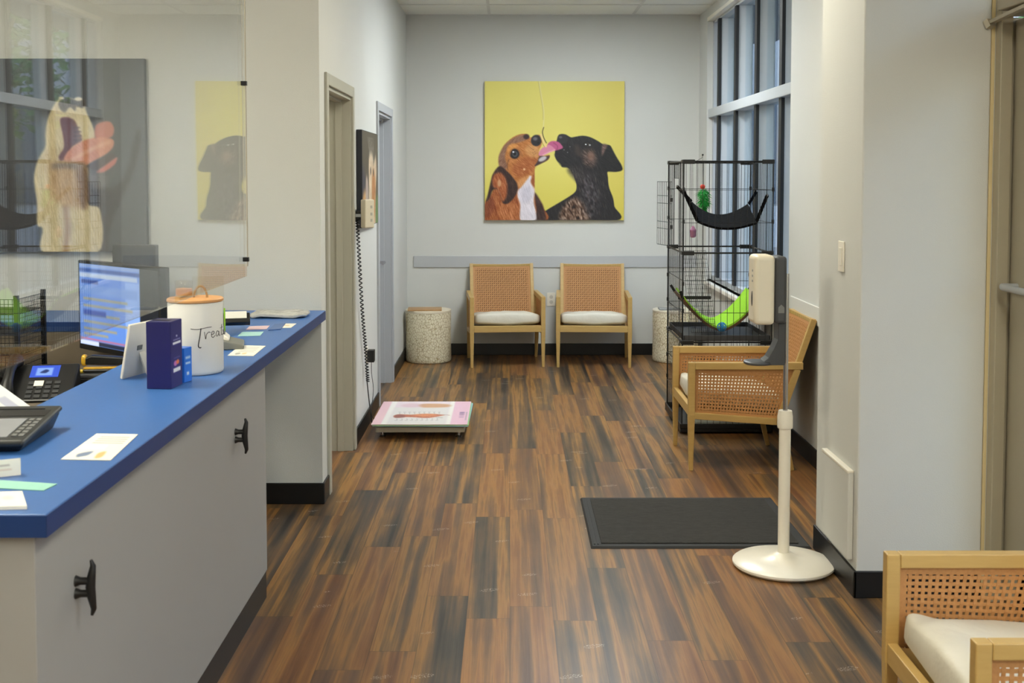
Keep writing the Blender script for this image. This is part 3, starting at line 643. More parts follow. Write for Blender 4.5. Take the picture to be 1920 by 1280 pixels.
p.line([(528, 520), (548, 572), (568, 612)], 15, (236, 208, 140), 3); p.line([(520, 530), (540, 585), (556, 614)], 3, (150, 116, 62), 2); p.line([(551, 462), (541, 500), (552, 545), (572, 585)], 6, (62, 46, 34), 2)
p.build('printed_face', lambda u, v: (AX0+(AX1-AX0)*u, BY-.0365, AZ1-(AZ1-AZ0)*v), PRINT, t)

# yawning animal canvas in reception (behind the acrylic)
t = thing('reception_canvas', 'dark canvas print of a pale yawning animal with pink tongue, behind the acrylic guard', 'picture')
PX0, PX1, PZ1, PZ0 = -2.56, -1.676, 2.077, 1.19
B(PX0, WY-.035, PZ0, PX1, WY-.001, PZ1).build('stretched_canvas', mk('canvas_side_dark', (52, 52, 54), .7), t)
p = Pic(-280, 45, 930, 1262, 200, 200, (76, 78, 82))
fu = p.fur(.2, 1, 9); fd = p.fur(.7, .7, 7)
p.poly([(-280, 700), (-100, 640), (100, 760), (230, 900), (270, 1100), (260, 1270), (-280, 1270)], (62, 62, 66), 60)
p.poly([(560, 820), (700, 860), (800, 780), (880, 500), (900, 560), (850, 760), (760, 960), (700, 1100), (660, 1270), (520, 1270), (540, 1000)], (44, 33, 32), 20, 8, fu)
p.poly([(380, 310), (440, 290), (540, 320), (570, 400), (612, 510), (600, 560), (520, 600), (500, 700), (560, 740), (560, 950), (640, 1000), (620, 1270), (280, 1270), (272, 1120), (240, 1090), (240, 950), (225, 800), (250, 690), (300, 600), (304, 500), (328, 400)], (214, 198, 160), 10, 7, fu)
p.poly([(300, 620), (380, 600), (420, 640), (380, 700), (300, 760), (250, 800), (260, 700)], (200, 180, 142), 26, 6, fu, .8)
p.poly([(400, 420), (480, 425), (515, 500), (530, 560), (470, 600), (440, 660), (400, 690), (385, 660), (418, 600), (412, 520)], (104, 52, 42), 8)
for k in range(4): p.line([(488, 480+k*26), (528, 476+k*26)], 8, (70, 32, 28), 5)
p.poly([(390, 320), (430, 280), (480, 300), (545, 300), (556, 340), (500, 372), (460, 350), (430, 380), (400, 362)], (84, 74, 66), 9, 12, fu); p.ell(515, 298, 24, 12, (226, 214, 190), 6); p.ell(408, 292, 16, 9, (210, 196, 168), 6)
p.poly([(500, 350), (560, 380), (610, 500), (600, 550), (545, 540), (510, 440)], (218, 204, 166), 9, 6, fu)
p.poly([(618, 470), (660, 442), (710, 440), (736, 480), (725, 530), (680, 548), (620, 545)], (196, 122, 104), 8)
p.poly([(418, 690), (440, 630), (520, 570), (620, 540), (720, 548), (732, 590), (690, 640), (600, 690), (540, 720), (480, 705)], (212, 142, 114), 8, 5, fd); p.line([(470, 680), (580, 620), (700, 570)], 16, (228, 176, 148), 14)
p.poly([(570, 720), (640, 680), (720, 640), (740, 660), (690, 700), (620, 745)], (78, 62, 64), 8); p.poly([(620, 756), (680, 712), (750, 664), (740, 705), (690, 745), (650, 764)], (206, 122, 112), 7)
p.poly([(320, 720), (370, 690), (500, 700), (560, 735), (560, 840), (555, 950), (500, 990), (360, 940), (322, 850)], (194, 164, 128), 34, 8, fu); p.poly([(350, 700), (440, 700), (540, 705), (520, 740), (420, 735), (340, 740)], (146, 130, 116), 20, 8, fu)
p.poly([(500, 740), (560, 740), (560, 960), (520, 980), (505, 860)], (112, 84, 66), 26, 8, fu, .8)
p.poly([(570, 780), (640, 760), (690, 800), (660, 860), (590, 860)], (120, 112, 108), 24, op=.7)
p.line([(420, 980), (430, 1100), (415, 1260)], 26, (150, 112, 70), 22)
p.build('printed_face', lambda u, v: (PX0+(PX1-PX0)*u, WY-.0355, PZ1-(PZ1-PZ0)*v), PRINT, t)

# narrow-angle canvas on the left wall
t = thing('hall_canvas', 'dark canvas print of a pale whiskered cat on the left wall between the doors', 'picture')
HY0, HY1, HZ0, HZ1 = 6.74, 7.53, 1.24, 1.806
B(LX+.001, HY0, HZ0, LX+.034, HY1, HZ1).build('stretched_canvas', mk('canvas_side_black', (34, 36, 44), .7), t, bevel=.004)
p = Pic(0, 0, 100, 72, 90, 66, (84, 76, 62)); fu = p.fur(.2, 1, 6)
p.poly([(-5, 30), (16, 34), (22, 60), (30, 80), (-5, 80)], (60, 58, 70), 6); p.poly([(-4, 54), (20, 46), (30, 80), (-4, 80)], (196, 150, 96), 5, 12, fu)
p.poly([(40, 22), (52, 16), (66, 18), (72, 24), (86, 18), (92, 30), (84, 52), (80, 76), (36, 76), (40, 50)], (206, 184, 156), 4, 14, fu)
p.poly([(60, 36), (76, 30), (84, 44), (76, 70), (62, 70)], (176, 120, 70), 6, 14, fu); p.poly([(20, 40), (28, 34), (36, 44), (34, 76), (22, 76)], (178, 160, 150), 3, 10, fu)
p.poly([(86, 55), (102, 50), (102, 75), (86, 75)], (96, 124, 72), 5)
for k in range(5): p.line([(50+5*k, 22), (36+8*k, 4)], .7, (226, 220, 208), .5)
p.ell(52, 30, 3, 3, (40, 40, 34), 1); p.ell(70, 31, 3, 3, (40, 40, 34), 1)
p.build('printed_face', lambda u, v: (LX+.0345, HY0+.004+(HY1-HY0-.008)*u, HZ1-.004-(HZ1-HZ0-.008)*v), PRINT, t)

# ------------------------------------------------------------------ pet scale, charts, display, cords
t = thing('pet_scale', 'low steel walk-on pet scale on the floor under the charts', 'scale', (-.525, 7.16, 0))
B(-.262, -.33, .034, .262, .33, .066).build('platform_frame', STEEL, t, bevel=.003)
B(-.258, -.326, .0665, .258, .326, .082).build('platform_top', mk('scale_mat', (196, 194, 186), .5), t, bevel=.003)
for sx in (-1, 1):
    for sy in (-1, 1): MB().lathe([(.018, 0), (.02, .008), (.009, .012), (.009, .034)], 16, (sx*.225, sy*.29, 0)).build('foot', CHROME, t, smooth=True)
def chart(z, dx, dy, rz, pic, edge, lab):
    t = thing('anatomy_chart', lab, 'chart', (-.525+dx, 7.11+dy, z), rz, 'laminated charts stacked on the scale')
    B(-.28, -.345, 0, .28, .345, .004).build('board', mk('chart_board', edge, .4), t)
    pic.build('printed_sheet', lambda u, v: (-.279+.558*u, .344-.688*v, .0044), PGLOSS, t)
p0 = Pic(0, 0, 100, 120, 10, 12, (140, 200, 214))
chart(.0825, .009, .003, -.010, p0, (150, 196, 212), 'pale blue laminated chart at the bottom of the stack on the scale')
p0 = Pic(0, 0, 100, 120, 10, 12, (150, 196, 132))
chart(.0875, .006, -.001, .007, p0, (158, 200, 140), 'green edged laminated chart in the middle of the stack on the scale')
p = Pic(0, 0, 100, 120, 110, 130, (232, 216, 224)); fd = p.fur(.9, .3, 6)
p.rect(-2, -2, 10, 122, (236, 196, 204), 1); p.rect(82, -2, 102, 122, (236, 194, 212), 1); p.rect(10, -2, 16, 122, (240, 236, 232), 1); p.rect(77, -2, 82, 122, (242, 238, 232), 1); p.rect(16, 34, 77, 122, (226, 222, 220), 3)
p.poly([(22, 20), (30, 12), (42, 14), (46, 24), (38, 32), (26, 30)], (226, 196, 206), 4); p.poly([(46, 14), (74, 16), (76, 30), (60, 34), (46, 32)], (214, 162, 122), 4)
p.poly([(20, 76), (24, 70), (31, 71), (38, 72), (44, 70), (52, 67), (62, 68), (69, 71), (74, 74), (69, 80), (60, 88), (52, 89), (42, 86), (34, 85), (24, 88), (20, 84)], (200, 112, 80), 1.5, 14, fd)
p.poly([(20, 76), (25, 71), (31, 76), (31, 86), (22, 88)], (150, 84, 76), 2); p.poly([(42, 72), (54, 69), (64, 71), (62, 78), (48, 80)], (222, 138, 88), 2, 10, fd)
p.line([(69, 74), (74, 73), (79, 75)], 1.2, (160, 90, 76), .8); p.line([(66, 86), (72, 88)], 1.4, (120, 110, 116), .8)
for k in range(9):
    x = 24+5.4*k; p.line([(x, 62), (x+.8, 68)], .5, (140, 130, 134), .4); p.line([(x, 92), (x+.6, 99)], .5, (140, 130, 134), .4); p.rect(x-1.4, 58, x+1.4, 59.5, (150, 142, 146), .5); p.rect(x-1.4, 101, x+1.4, 102.4, (150, 142, 146), .5)
for k in range(4): p.rect(90, 58+8*k, 95, 64+8*k, (146, 116, 158) if k < 2 else (200, 160, 190), 1.2)
p.rect(97, 58, 98, 100, (170, 150, 172), .6)
chart(.0925, 0, 0, 0, p, (232, 214, 222), 'pink laminated canine muscle chart on top of the stack on the scale')
t = thing('scale_display', 'white wall mounted scale readout on a black bracket in front of the cat canvas', 'display')
Mx = T(-.798, 6.60, 1.328) @ Rz(-math.radians(40))
MB().box(-.02, -.035, -.08, .02, .035, .08, M=Mx).build('housing', CREAM, t, bevel=.006)
BTN = mk('grey_button', (186, 182, 168), .5)
for z in (-.045, -.01, .03): B(.0203, .004, z, .0212, .018, z+.016, M=Mx).build('button', BTN, t)
MB().box(LX+.001, 6.57, 1.285, LX+.012, 6.66, 1.35).bar((LX+.01, 6.61, 1.335), (-.815, 6.61, 1.335), .03, .014).bar((LX+.01, 6.61, 1.30), (-.815, 6.61, 1.30), .03, .014).build('bracket', BLKM, t, bevel=.002)
B(LX+.012, 6.59, 1.31, -.82, 6.63, 1.326).build('bracket_arm', ALU, t)
key = spline([(-.856, 6.60, 1.29), (-.858, 6.70, 1.05), (-.858, 6.82, .75), (-.858, 6.97, .5), (-.853, 7.02, .3)], 40, False); pts = []
acc = 0
for i in range(len(key)-1):
    for k in range(3):
        q = Vector(key[i])+(Vector(key[i+1])-Vector(key[i]))*(k/3); acc += 1; a = acc*.62
        pts.append(q+Vector((math.cos(a)*.0085, math.sin(a)*.0085, 0)))
pts += [(-.85, 7.02, .22), (-.842, 7.03, .13), (-.83, 7.02, .05), (-.80, 7.03, .05)]
o = MB().tube(pts, .0036, 6).build('coiled_cord', BLK, t, smooth=True); o['label'] = 'black coiled cord'
t = thing('power_adapter', 'black plug-in power adapter low on the left wall beside the scale', 'adapter')
B(LX+.0075, 7.13, .40, LX+.05, 7.19, .475).build('adapter_body', BLK, t, bevel=.004)
MB().tube(spline([(LX+.03, 7.16, .40), (LX+.028, 7.18, .33), (LX+.034, 7.22, .22), (LX+.03, 7.16, .10), (LX+.04, 7.13, .06), (-.80, 7.14, .05)], 8, False).tolist(), .002, 5).build('thin_cord', BLK, t, smooth=True)
def outlet(M, lab, cat='outlet', name='wall_outlet', sw=False):
    t = thing(name, lab, cat); t.matrix_world = M      # plate lies in local XZ, front to -Y
    B(-.036, -.006, -.058, .036, -.0008, .058).build('cover_plate', WHITE, t, bevel=.002)
    if sw: B(-.017, -.009, -.034, .017, -.0061, .034).build('rocker', WHITE, t, bevel=.002)
    else:
        for z in (-.022, .022): MB().lathe([(.016, 0), (.016, .002)], 20, M=T(0, -.0061, z) @ Matrix.Rotation(PI/2, 4, 'X')).box(-.007, -.0088, z-.002, -.004, -.0081, z+.008).box(.004, -.0088, z-.002, .007, -.0081, z+.008).build('socket', mk('outlet_socket', (206, 200, 186), .4), t)
outlet(T(LX, 7.16, .44) @ Rz(PI/2), 'white wall outlet behind the black power adapter')
outlet(T(.36, BY, .48), 'white wall outlet low on the back wall between the two armchairs')
outlet(T(CX0, 4.46, 1.234) @ Rz(-PI/2), 'white light switch on the cream side of the column', 'switch', 'light_switch', True)
t = thing('access_panel', 'white wall access panel low on the side of the column', 'panel')
B(CX0-.022, 4.262, .125, CX0-.0008, 4.625, .455).build('panel_cover', WALL, t, bevel=.004)
MB().box(CX0-.024, 4.262, .447, CX0-.001, 4.625, .4585).build('top_ledge', WHITE, t, bevel=.003)

# ------------------------------------------------------------------ cat cage
KX0, KX1, KY0, KY1 = 1.032, 1.562, 6.95, 7.61
ZL = [.05, .55, 1.083, 1.625]
t = thing('cat_cage', 'tall black three-level wire cat cage beside the window', 'cage'); cage = t
WR = .0017
def wires(mb, P, U, V, nu, vl, r=WR):
    """grid of wires on the rectangle P + a*U + b*V"""
    P, U, V = Vector(P), Vector(U), Vector(V)
    for i in range(nu+1): mb.tube([P+U*(i/nu), P+U*(i/nu)+V], r, 4)
    for b in vl: mb.tube([P+V*b, P+V*b+U], r*1.25, 4)
for z0, z1 in zip(ZL[:-1], ZL[1:]):
    hl = (0, .33, .69, 1)
    for y in (KY0, KY1): m = MB(); wires(m, (KX0, y, z0), (KX1-KX0, 0, 0), (0, 0, z1-z0), 14, hl); m.build('wire_panel', BLKM, t)
    m = MB(); wires(m, (KX1, KY0, z0), (0, KY1-KY0, 0), (0, 0, z1-z0), 17, hl); m.build('wire_panel', BLKM, t)
    m = MB()
    if z1 > 1.6:      # door side with its opening
        wires(m, (KX0, KY0, z0), (0, .2, 0), (0, 0, z1-z0), 5, hl); wires(m, (KX0, KY0+.2, z1-.1), (0, .21, 0), (0, 0, .1), 6, (0, 1)); wires(m, (KX0, KY0+.41, z0), (0, KY1-KY0-.41, 0), (0, 0, z1-z0), 6, hl)
    else: wires(m, (KX0, KY0, z0), (0, KY1-KY0, 0), (0, 0, z1-z0), 17, hl)
    m.build('wire_panel', BLKM, t)
m = MB(); wires(m, (KX0, KY0, ZL[3]), (KX1-KX0, 0, 0), (0, KY1-KY0, 0), 14, (0, .25, .5, .75, 1)); m.build('wire_panel', BLKM, t)
for x in (KX0, KX1):
    for y in (KY0, KY1):
        MB().tube([(x, y, .04), (x, y, 1.632)], .004, 6).build('corner_post', BLKM, t)
        for z in ZL[1:]:
            sx = 1 if x == KX0 else -1; sy = 1 if y == KY0 else -1
            MB().box(min(x, x+sx*.06)-.006, y-.009, z-.014, max(x, x+sx*.06)+.006, y+.009, z+.012).box(x-.009, min(y, y+sy*.06), z-.012, x+.009, max(y, y+sy*.06), z+.012).build('corner_connector', BLK, t, bevel=.004)
        for z in (.24, .38, .74, .9, 1.27, 1.46):
            B(x-.007, y-.007, z-.012, x+.007, y+.007, z+.012).build('panel_clip', BLK, t, bevel=.002)
for z in (ZL[1], ZL[2], ZL[3]):
    f = MB()
    for y in (KY0, KY1): f.tube([(KX0, y, z), (KX1, y, z)], .0055, 6)
    for x in (KX0, KX1): f.tube([(x, KY0, z), (x, KY1, z)], .0055, 6)
    f.build('level_frame', BLKM, t)
def tray(z, h, mt, nm):
    m = MB(); a, b, c, d = KX0+.008, KY0+.008, KX1-.008, KY1-.008
    m.box(a, b, z, c, d, z+.006).box(a, b, z, a+.006, d, z+h).box(c-.006, b, z, c, d, z+h).box(a, b, z, c, b+.006, z+h).box(a, d-.006, z, c, d, z+h); return m.build(nm, mt, t, bevel=.002)
tray(ZL[1]+.006, .035, DGREY, 'shelf_tray'); 
m = MB(); a = .012
m.box(KX0-a, KY0-a, .012, KX1+a, KY1+a, .03).box(KX0-a, KY0-a, .03, KX0-a+.008, KY1+a, .062).box(KX1+a-.008, KY0-a, .03, KX1+a, KY1+a, .062).box(KX0-a, KY0-a, .03, KX1+a, KY0-a+.008, .062).box(KX0-a, KY1+a-.008, .03, KX1+a, KY1+a, .062)
m.build('base_tray', BLK, t, bevel=.003)
for x in (KX0+.03, KX1-.03):
    for y in (KY0+.03, KY1-.03): MB().lathe([(.012, 0), (.016, .003), (.016, .012)], 12, (x, y, 0)).build('foot', BLK, t)
m = MB(); an = math.radians(11); U = Vector((-math.sin(an), math.cos(an), 0))*.29
P0 = Vector((KX0-.012, KY0+.415, 1.098)); wires(m, P0, U, (0, 0, .405), 8, (0, .26, .37, .66, .78, 1)); dr = m.build('cage_door', BLKM, t)
m = MB()
for q in (.3, .72): m.bar(P0+U*.02+Vector((0, 0, .405*q-.012)), P0+U*.02+Vector((0, 0, .405*q+.012)), .012, .012)
m.build('door_latch', BLK, dr)
m = MB(); wires(m, (1.075, 7.30, 1.075), (.15, 0, 0), (.02, -.28, -.475), 12, [i/19 for i in range(20)], .0011); m.build('ladder', BLKM, t)
MB().bar((1.055, 7.31, .78), (1.26, 7.31, .78), .012, .02).build('perch_bar', BLK, t)
# things in the cage
t = thing('cat_hammock', 'black fabric hammock slung in the top level of the cat cage', 'hammock')
HB = mk('black_hammock_cloth', (12, 12, 13), .9, bump=.3, bscale=40, spec=.1)
def hs(u, v):
    q = (2*u-1)**2; return (1.132+.356*u, 7.05+.26*v, (1.222+.072*v)+(.04+.035*v)*q*(1.1-.2*u))
MB().sheet(hs, 24, 8, .014).build('sling', HB, t, smooth=True)
for (u, v, e) in ((0, 0, (1.046, 7.05, 1.452)), (0, 1, (1.046, 7.33, 1.475)), (1, 0, (1.547, 7.04, 1.425)), (1, 1, (1.547, 7.34, 1.447))):
    a = Vector(hs(u, v))+Vector((0, .015 if v == 0 else -.015, .004)); sm = MB().bar(a, e, .004, .020).build('strap', HB, t)
    MB().lathe([(.005, -.008), (.007, 0), (.005, .008)], 10, e).build('snap_hook', CHROME, sm)
t = thing('cat_hammock', 'lime green and brown hammock in the middle level of the cat cage', 'hammock')
OUT = mk('patterned_brown_cloth', (126, 72, 40), .85, var=.3, scale=18, rgb2=(52, 60, 44)); LIME = mk('lime_fleece', (150, 206, 46), .9, bump=.3, bscale=60)
def hm(u, v):
    x = 1.06+.47*u; q = abs(2*u-1); return (x, 7.12+.38*v, .612+.19*q**1.7-.012*(1-v))
sh = MB().sheet(hm, 26, 6, .014).build('sling', OUT, t, smooth=True)
MB().sheet(lambda u, v: (hm(.02+.96*u, v)[0], 7.125+.37*v, hm(.02+.96*u, v)[2]+.014+.02*v*abs(2*u-1)), 26, 6, .012).build('lining', LIME, t, smooth=True)
for (u, v, e) in ((0, 0, (1.038, 7.1, .84)), (0, 1, (1.038, 7.52, .84)), (1, 0, (1.556, 7.1, .84)), (1, 1, (1.556, 7.52, .84))):
    MB().bar(hm(u, v), e, .016, .004, (0, 1, 0)).build('strap', HB, t)
t = thing('feather_toy', 'green feather toy with red ball hanging in the top of the cat cage', 'cat toy')
MB().tube([(1.165, 7.40, 1.626), (1.215, 7.40, 1.655), (1.215, 7.40, 1.672)], .0014, 5).sphere((1.217, 7.40, 1.672), .006, n=8).build('spring_wire', BLKM, t)
MB().tube([(1.217, 7.40, 1.667), (1.218, 7.40, 1.485)], .0007, 4).build('string', BLKM, t)
MB().sphere((1.218, 7.40, 1.472), .016, n=14).build('bead', mk('red_pompom', (206, 58, 40), .5), t, smooth=True)
fm = MB(); rg = random.Random(5)
for k in range(420):
    z = 1.462-.155*(k/420); p0 = Vector((1.222+.012*(k/420), 7.40, z)); a = rg.uniform(0, 2*PI); ln = (.068 if k < 270 else .034)*rg.uniform(.6, 1)
    d = Vector((math.cos(a), math.sin(a), -.55+rg.uniform(-.3, .3))).normalized()*ln; s_ = d.cross(Vector((0, 0, 1))).normalized()*.003
    fm.add([p0, p0+d*.5+s_, p0+d+Vector((0, 0, -.006)), p0+d*.5-s_], [(0, 1, 2, 3)])
fm.tube([(1.219, 7.40, 1.458), (1.234, 7.40, 1.308)], .0012, 5).build('feather', mk('green_feather', (34, 168, 66), .7, var=.25), t)
t = thing('fabric_toy', 'pink and purple plush toy hanging at the left of the top cage level', 'cat toy')
MB().superq((1.163, 7.42, 1.185), (.021, .018, .038), 1, 1, 16, 12, lambda v: v*(1+.12*math.sin(v.z*180))).build('plush', mk('pink_purple_plush', (206, 130, 140), .9, var=.3, scale=40, rgb2=(140, 110, 160)), t, smooth=True)
MB().tube([(1.163, 7.42, 1.23), (1.164, 7.43, 1.45), (1.165, 7.44, 1.624)], .0008, 4).build('string', BLKM, t)
t = thing('toy_ball', 'blue lattice toy ball lying on the middle cage level', 'cat toy', (1.285, 7.06, .6285))
tm = MB()
for ax in ('X', 'Y', 'Z'):
    for an in (0, PI/3, -PI/3):
        R = Matrix.Rotation(PI/2, 4, ax) @ Matrix.Rotation(an, 4, 'X' if ax == 'Z' else 'Z'); tm.tube([R @ Vector((.026*math.cos(a), .026*math.sin(a), 0)) for a in np.linspace(0, 2*PI, 17)[:-1]], .0035, 5, True)
tm.build('lattice', mk('cyan_blue_plastic', (44, 132, 186), .4), t, smooth=True)
t = thing('litter_box', 'white litter box standing in the bottom of the cat cage', 'litter box', (1.30, 7.22, .031))
lb = MB(); lb.prism([(-.2, -.2), (.2, -.2), (.2, .2), (-.2, .2)], lambda a, b: (a*.9, b*.9, 0), lambda a, b: (a, b, .14)); lb.build('tub', mk('white_litter_tub', (206, 210, 202), .5), t, bevel=.02, seg=3)
MB().box(-.205, -.205, .141, .205, .205, .155).build('rim', mk('pale_rim', (196, 206, 190), .5), t, bevel=.006)

# ------------------------------------------------------------------ sanitiser dispenser, mat
t = thing('sanitizer_stand', 'white and charcoal hand sanitizer dispenser on a white pole with round base', 'dispenser', (1.082, 4.56, 0))
MB().lathe([(.15, .004), (.19, .004), (.198, .012), (.198, .02), (.19, .026), (.12, .034), (.06, .042), (.045, .05), (.03, .058), (.024, .06)], 64).build('base', WHITE, t, smooth=True)
MB().lathe([(.0225, .058), (.0225, .56)], 28).build('lower_tube', WHITE, t, smooth=True)
MB().lathe([(.0225, .553), (.029, .553), (.03, .56), (.03, .60), (.026, .622), (.012, .622)], 28).build('collar', WHITE, t, smooth=True)
MB().lathe([(.0095, .62), (.0095, 1.16)], 20).build('upper_tube', CHROME, t, smooth=True)
B(-.139, -.062, .965, -.058, .062, 1.235).build('housing', CREAM, t, bevel=.018, seg=4, smooth=True)
B(-.0575, -.058, .97, -.012, .058, 1.23).build('back_shell', DGREY, t, bevel=.012, seg=3)
o = MB().superq((-.139, -.02, 1.065), (.003, .008, .03), 1, 1, 16, 10).build('level_window', BLK, t, smooth=True)
ic = MB(); z0 = 1.03
for k in range(3): ic.box(-.1385-.0015, -.03, 1.13+.02*k, -.1385+.002, -.018, 1.138+.02*k)
ic.build('indicator_mark', MGREY, t)
MB().prism([(-.045, 1.012), (-.022, 1.012), (-.022, 1.034), (-.034, 1.045), (-.045, 1.034)], lambda a, b: (a, -.0592, b), lambda a, b: (a, -.0581, b)).build('side_icon', MGREY, t)
arm = [(-.012, .97), (-.04, .97), (-.04, .905), (-.055, .87), (-.075, .835), (-.10, .815), (-.10, .806), (-.012, .806)]
MB().prism(arm, lambda a, b: (a, -.04, b), lambda a, b: (a, .04, b)).build('support_arm', DGREY, t, bevel=.003)
MB().superq((-.11, 0, .812), (.055, .055, .009), .6, .8, 36, 10).build('drip_tray', DGREY, t, smooth=True)
t = thing('door_mat', 'dark charcoal ribbed door mat on the floor between the column and the hall', 'mat')
MX0, MX1, MY0, MY1 = .338, 1.252, 4.78, 5.53
MB().prism([(MX0, MY0), (MX1, MY0), (MX1, MY1), (MX0, MY1)], lambda a, b: (a, b, .0008), lambda a, b: (a+(.008 if a < 1 else -.008), b+(.008 if b < 5 else -.008), .009)).build('rubber_border', MATE, t)
B(MX0+.045, MY0+.04, .0091, MX1-.045, MY1-.04, .0135).build('carpet_field', MATC, t, bevel=.003)
rg_ = MB()
for k in range(2):
    rg_.box(MX0+.014+.014*k, MY0+.03, .0088, MX0+.020+.014*k, MY1-.03, .0115)
rg_.build('edge_rib', MATE, t)

# ------------------------------------------------------------------ things on the counter
ZC = ZT+.0006
def flat(name, cat, corners, th, mat_, lab, pic=None, group=None):
    t = thing(name, lab, cat, (corners[0][0], corners[0][1], ZC), 0, group); o = Vector(corners[0])
    q = [(Vector(c)-o) for c in corners]
    MB().prism([(v.x, v.y) for v in q], lambda a, b: (a, b, 0), lambda a, b: (a, b, th)).build('sheet', mat_, t)
    if pic:
        def fn(u, v):   # corners: bl, br, tr, tl
            a = q[3].lerp(q[2], u); b = q[0].lerp(q[1], u); r_ = a.lerp(b, v); return (r_.x, r_.y, th+.0003)
        pic.build('printing', fn, PRINT, t)
    return t
p = Pic(0, 0, 100, 100, 50, 70, (238, 234, 222))
for y in (12, 20, 28, 36): p.rect(20, y, 88, y+3, (172, 172, 168), 1.5)
p.rect(8, 46, 60, 60, (248, 248, 246), 3); p.poly([(20, 82), (30, 74), (45, 70), (44, 84), (34, 90), (26, 92)], (112, 128, 156), 3); p.poly([(60, 76), (72, 70), (76, 90), (64, 94)], (236, 178, 116), 3)
flat('flyer', 'flyer', [(-.989, 2.557), (-.876, 2.548), (-.897, 2.806), (-1.0, 2.814)], .0012, WPAPER, 'large white printed flyer near the front edge of the blue counter', p)
p = Pic(0, 0, 100, 100, 40, 50, (238, 234, 222))
for y in (18, 32, 46, 60): p.rect(22, y, 84, y+4, (184, 182, 176), 2)
p.poly([(20, 78), (34, 72), (40, 86), (26, 92)], (170, 170, 160), 3); p.poly([(46, 76), (60, 72), (62, 86), (50, 88)], (240, 196, 150), 3)
flat('flyer', 'flyer', [(-.98, 4.055), (-.888, 4.043), (-.895, 4.285), (-.992, 4.30)], .0012, WPAPER, 'white printed flyer beside the treat canister on the blue counter', p)
p = Pic(0, 0, 100, 100, 20, 20, (240, 232, 216)); p.rect(30, 40, 70, 60, (222, 196, 150), 3)
flat('business_card', 'card', [(-.959, 4.80), (-.899, 4.80), (-.901, 4.939), (-.959, 4.939)], .0012, WPAPER, 'small white card alone near the far end of the blue counter', p)
TEAL = mk('pale_teal_paper', (168, 212, 208), .6); PINKP = mk('pink_paper', (226, 196, 200), .6)
flat('leaflet', 'leaflet', [(-1.06, 4.55), (-.975, 4.56), (-.985, 4.68), (-1.07, 4.67)], .0012, TEAL, 'pale teal leaflet beside the card holder at the far end of the counter')
flat('leaflet', 'leaflet', [(-1.07, 4.74), (-.99, 4.76), (-1.0, 4.87), (-1.08, 4.85)], .0012, PINKP, 'pale pink leaflet beside the card holder at the far end of the counter')
t = flat('pamphlet', 'pamphlet', [(-.975, 4.72), (-.93, 4.75), (-.945, 4.93), (-.985, 4.90)], .004, mk('blue_pamphlet', (84, 110, 160), .5), 'small blue pamphlet between the pink leaflet and the small white card')
flat('leaflet', 'leaflet', [(-1.12, 2.335), (-.925, 2.30), (-.917, 2.35), (-1.12, 2.395)], .0015, mk('mint_paper', (150, 204, 188), .6), 'mint green leaflet strip at the near left end of the blue counter')
p = Pic(0, 0, 100, 60, 40, 30, (242, 236, 224)); p.ell(46, 28, 12, 11, (232, 176, 160), 4); p.ell(74, 26, 9, 8, (214, 206, 206), 4); p.ell(48, 46, 9, 5, (150, 176, 196), 3); p.ell(22, 24, 8, 8, (170, 200, 200), 4)
flat('card_stack', 'cards', [(-1.04, 2.16), (-.905, 2.172), (-.958, 2.278), (-1.06, 2.262)], .006, WPAPER, 'stack of white printed cards at the near corner of the blue counter', p)
# little tent card
t = thing('tent_card', 'white folded tent card beside the mint leaflet at the left end of the counter', 'card', (-1.06, 2.385, ZC))
p = Pic(0, 0, 100, 60, 24, 16, (238, 234, 224)); p.rect(30, 18, 72, 24, (190, 180, 176), 2); p.rect(40, 34, 78, 38, (214, 190, 176), 2)
p.build('front', lambda u, v: (-.03+.068*u, .005+.035*u+.012*v*0, .036-.036*v), PRINT, t)
MB().add([(-.03, .006, 0), (.038, .041, 0), (.038, .041, .036), (-.03, .006, .036), (-.042, .03, 0), (.026, .065, 0)], [(0, 1, 2, 3), (3, 2, 5, 4), (0, 3, 4), (1, 5, 2)]).build('fold', WPAPER, t)
# plastic wrapped pack
t = thing('plastic_sleeve', 'clear plastic wrapped pack of papers at the far end of the counter against the wall', 'sleeve', (-1.02, 5.2, ZC))
MB().superq((0, 0, .012), (.125, .085, .011), .5, .3, 40, 10, lambda v: Vector((v.x, v.y, v.z+.004*math.sin(v.x*70)*math.sin(v.y*60)))).build('wrap', mk('grey_film', (186, 184, 176), .18, var=.2, scale=30, bump=.5, bscale=40), t, smooth=True)
# canister
t = thing('treat_canister', 'white treat canister with wooden lid and black script lettering on the counter', 'canister', (-1.0, 3.72, ZC))
RC = .086
MB().lathe([(.05, 0), (.08, 0), (.084, .003), (RC, .01), (RC, .222), (.084, .226), (.05, .226)], 64).build('body', mk('white_enamel', (226, 225, 220), .35, var=.02), t, smooth=True)
MB().lathe([(.05, .2265), (.084, .2265), (.088, .229), (.088, .235), (.085, .238), (.02, .239)], 64).build('lid', mk('bamboo_lid', (214, 158, 100), .45, var=.12, scale=20), t, smooth=True)
MB().tube([(.018+.021*math.cos(a), -.004, .237+.038*math.sin(a)) for a in np.linspace(0, PI, 15)], .0035, 8).build('lid_handle', mk('tan_leather_loop', (176, 140, 96), .5), t, smooth=True)
wt = MB(); cam_a = math.atan2(-3.72, 1.0)
def ink(pts, r=.0010):
    P = spline([(a, b) for a, b in pts], 6, False) if len(pts) > 2 else pts
    wt.tube([((RC+.0004)*math.cos(cam_a+.31+1.75*a/RC), (RC+.0004)*math.sin(cam_a+.31+1.75*a/RC), (.132+1.4*b)) for a, b in P], r, 5)
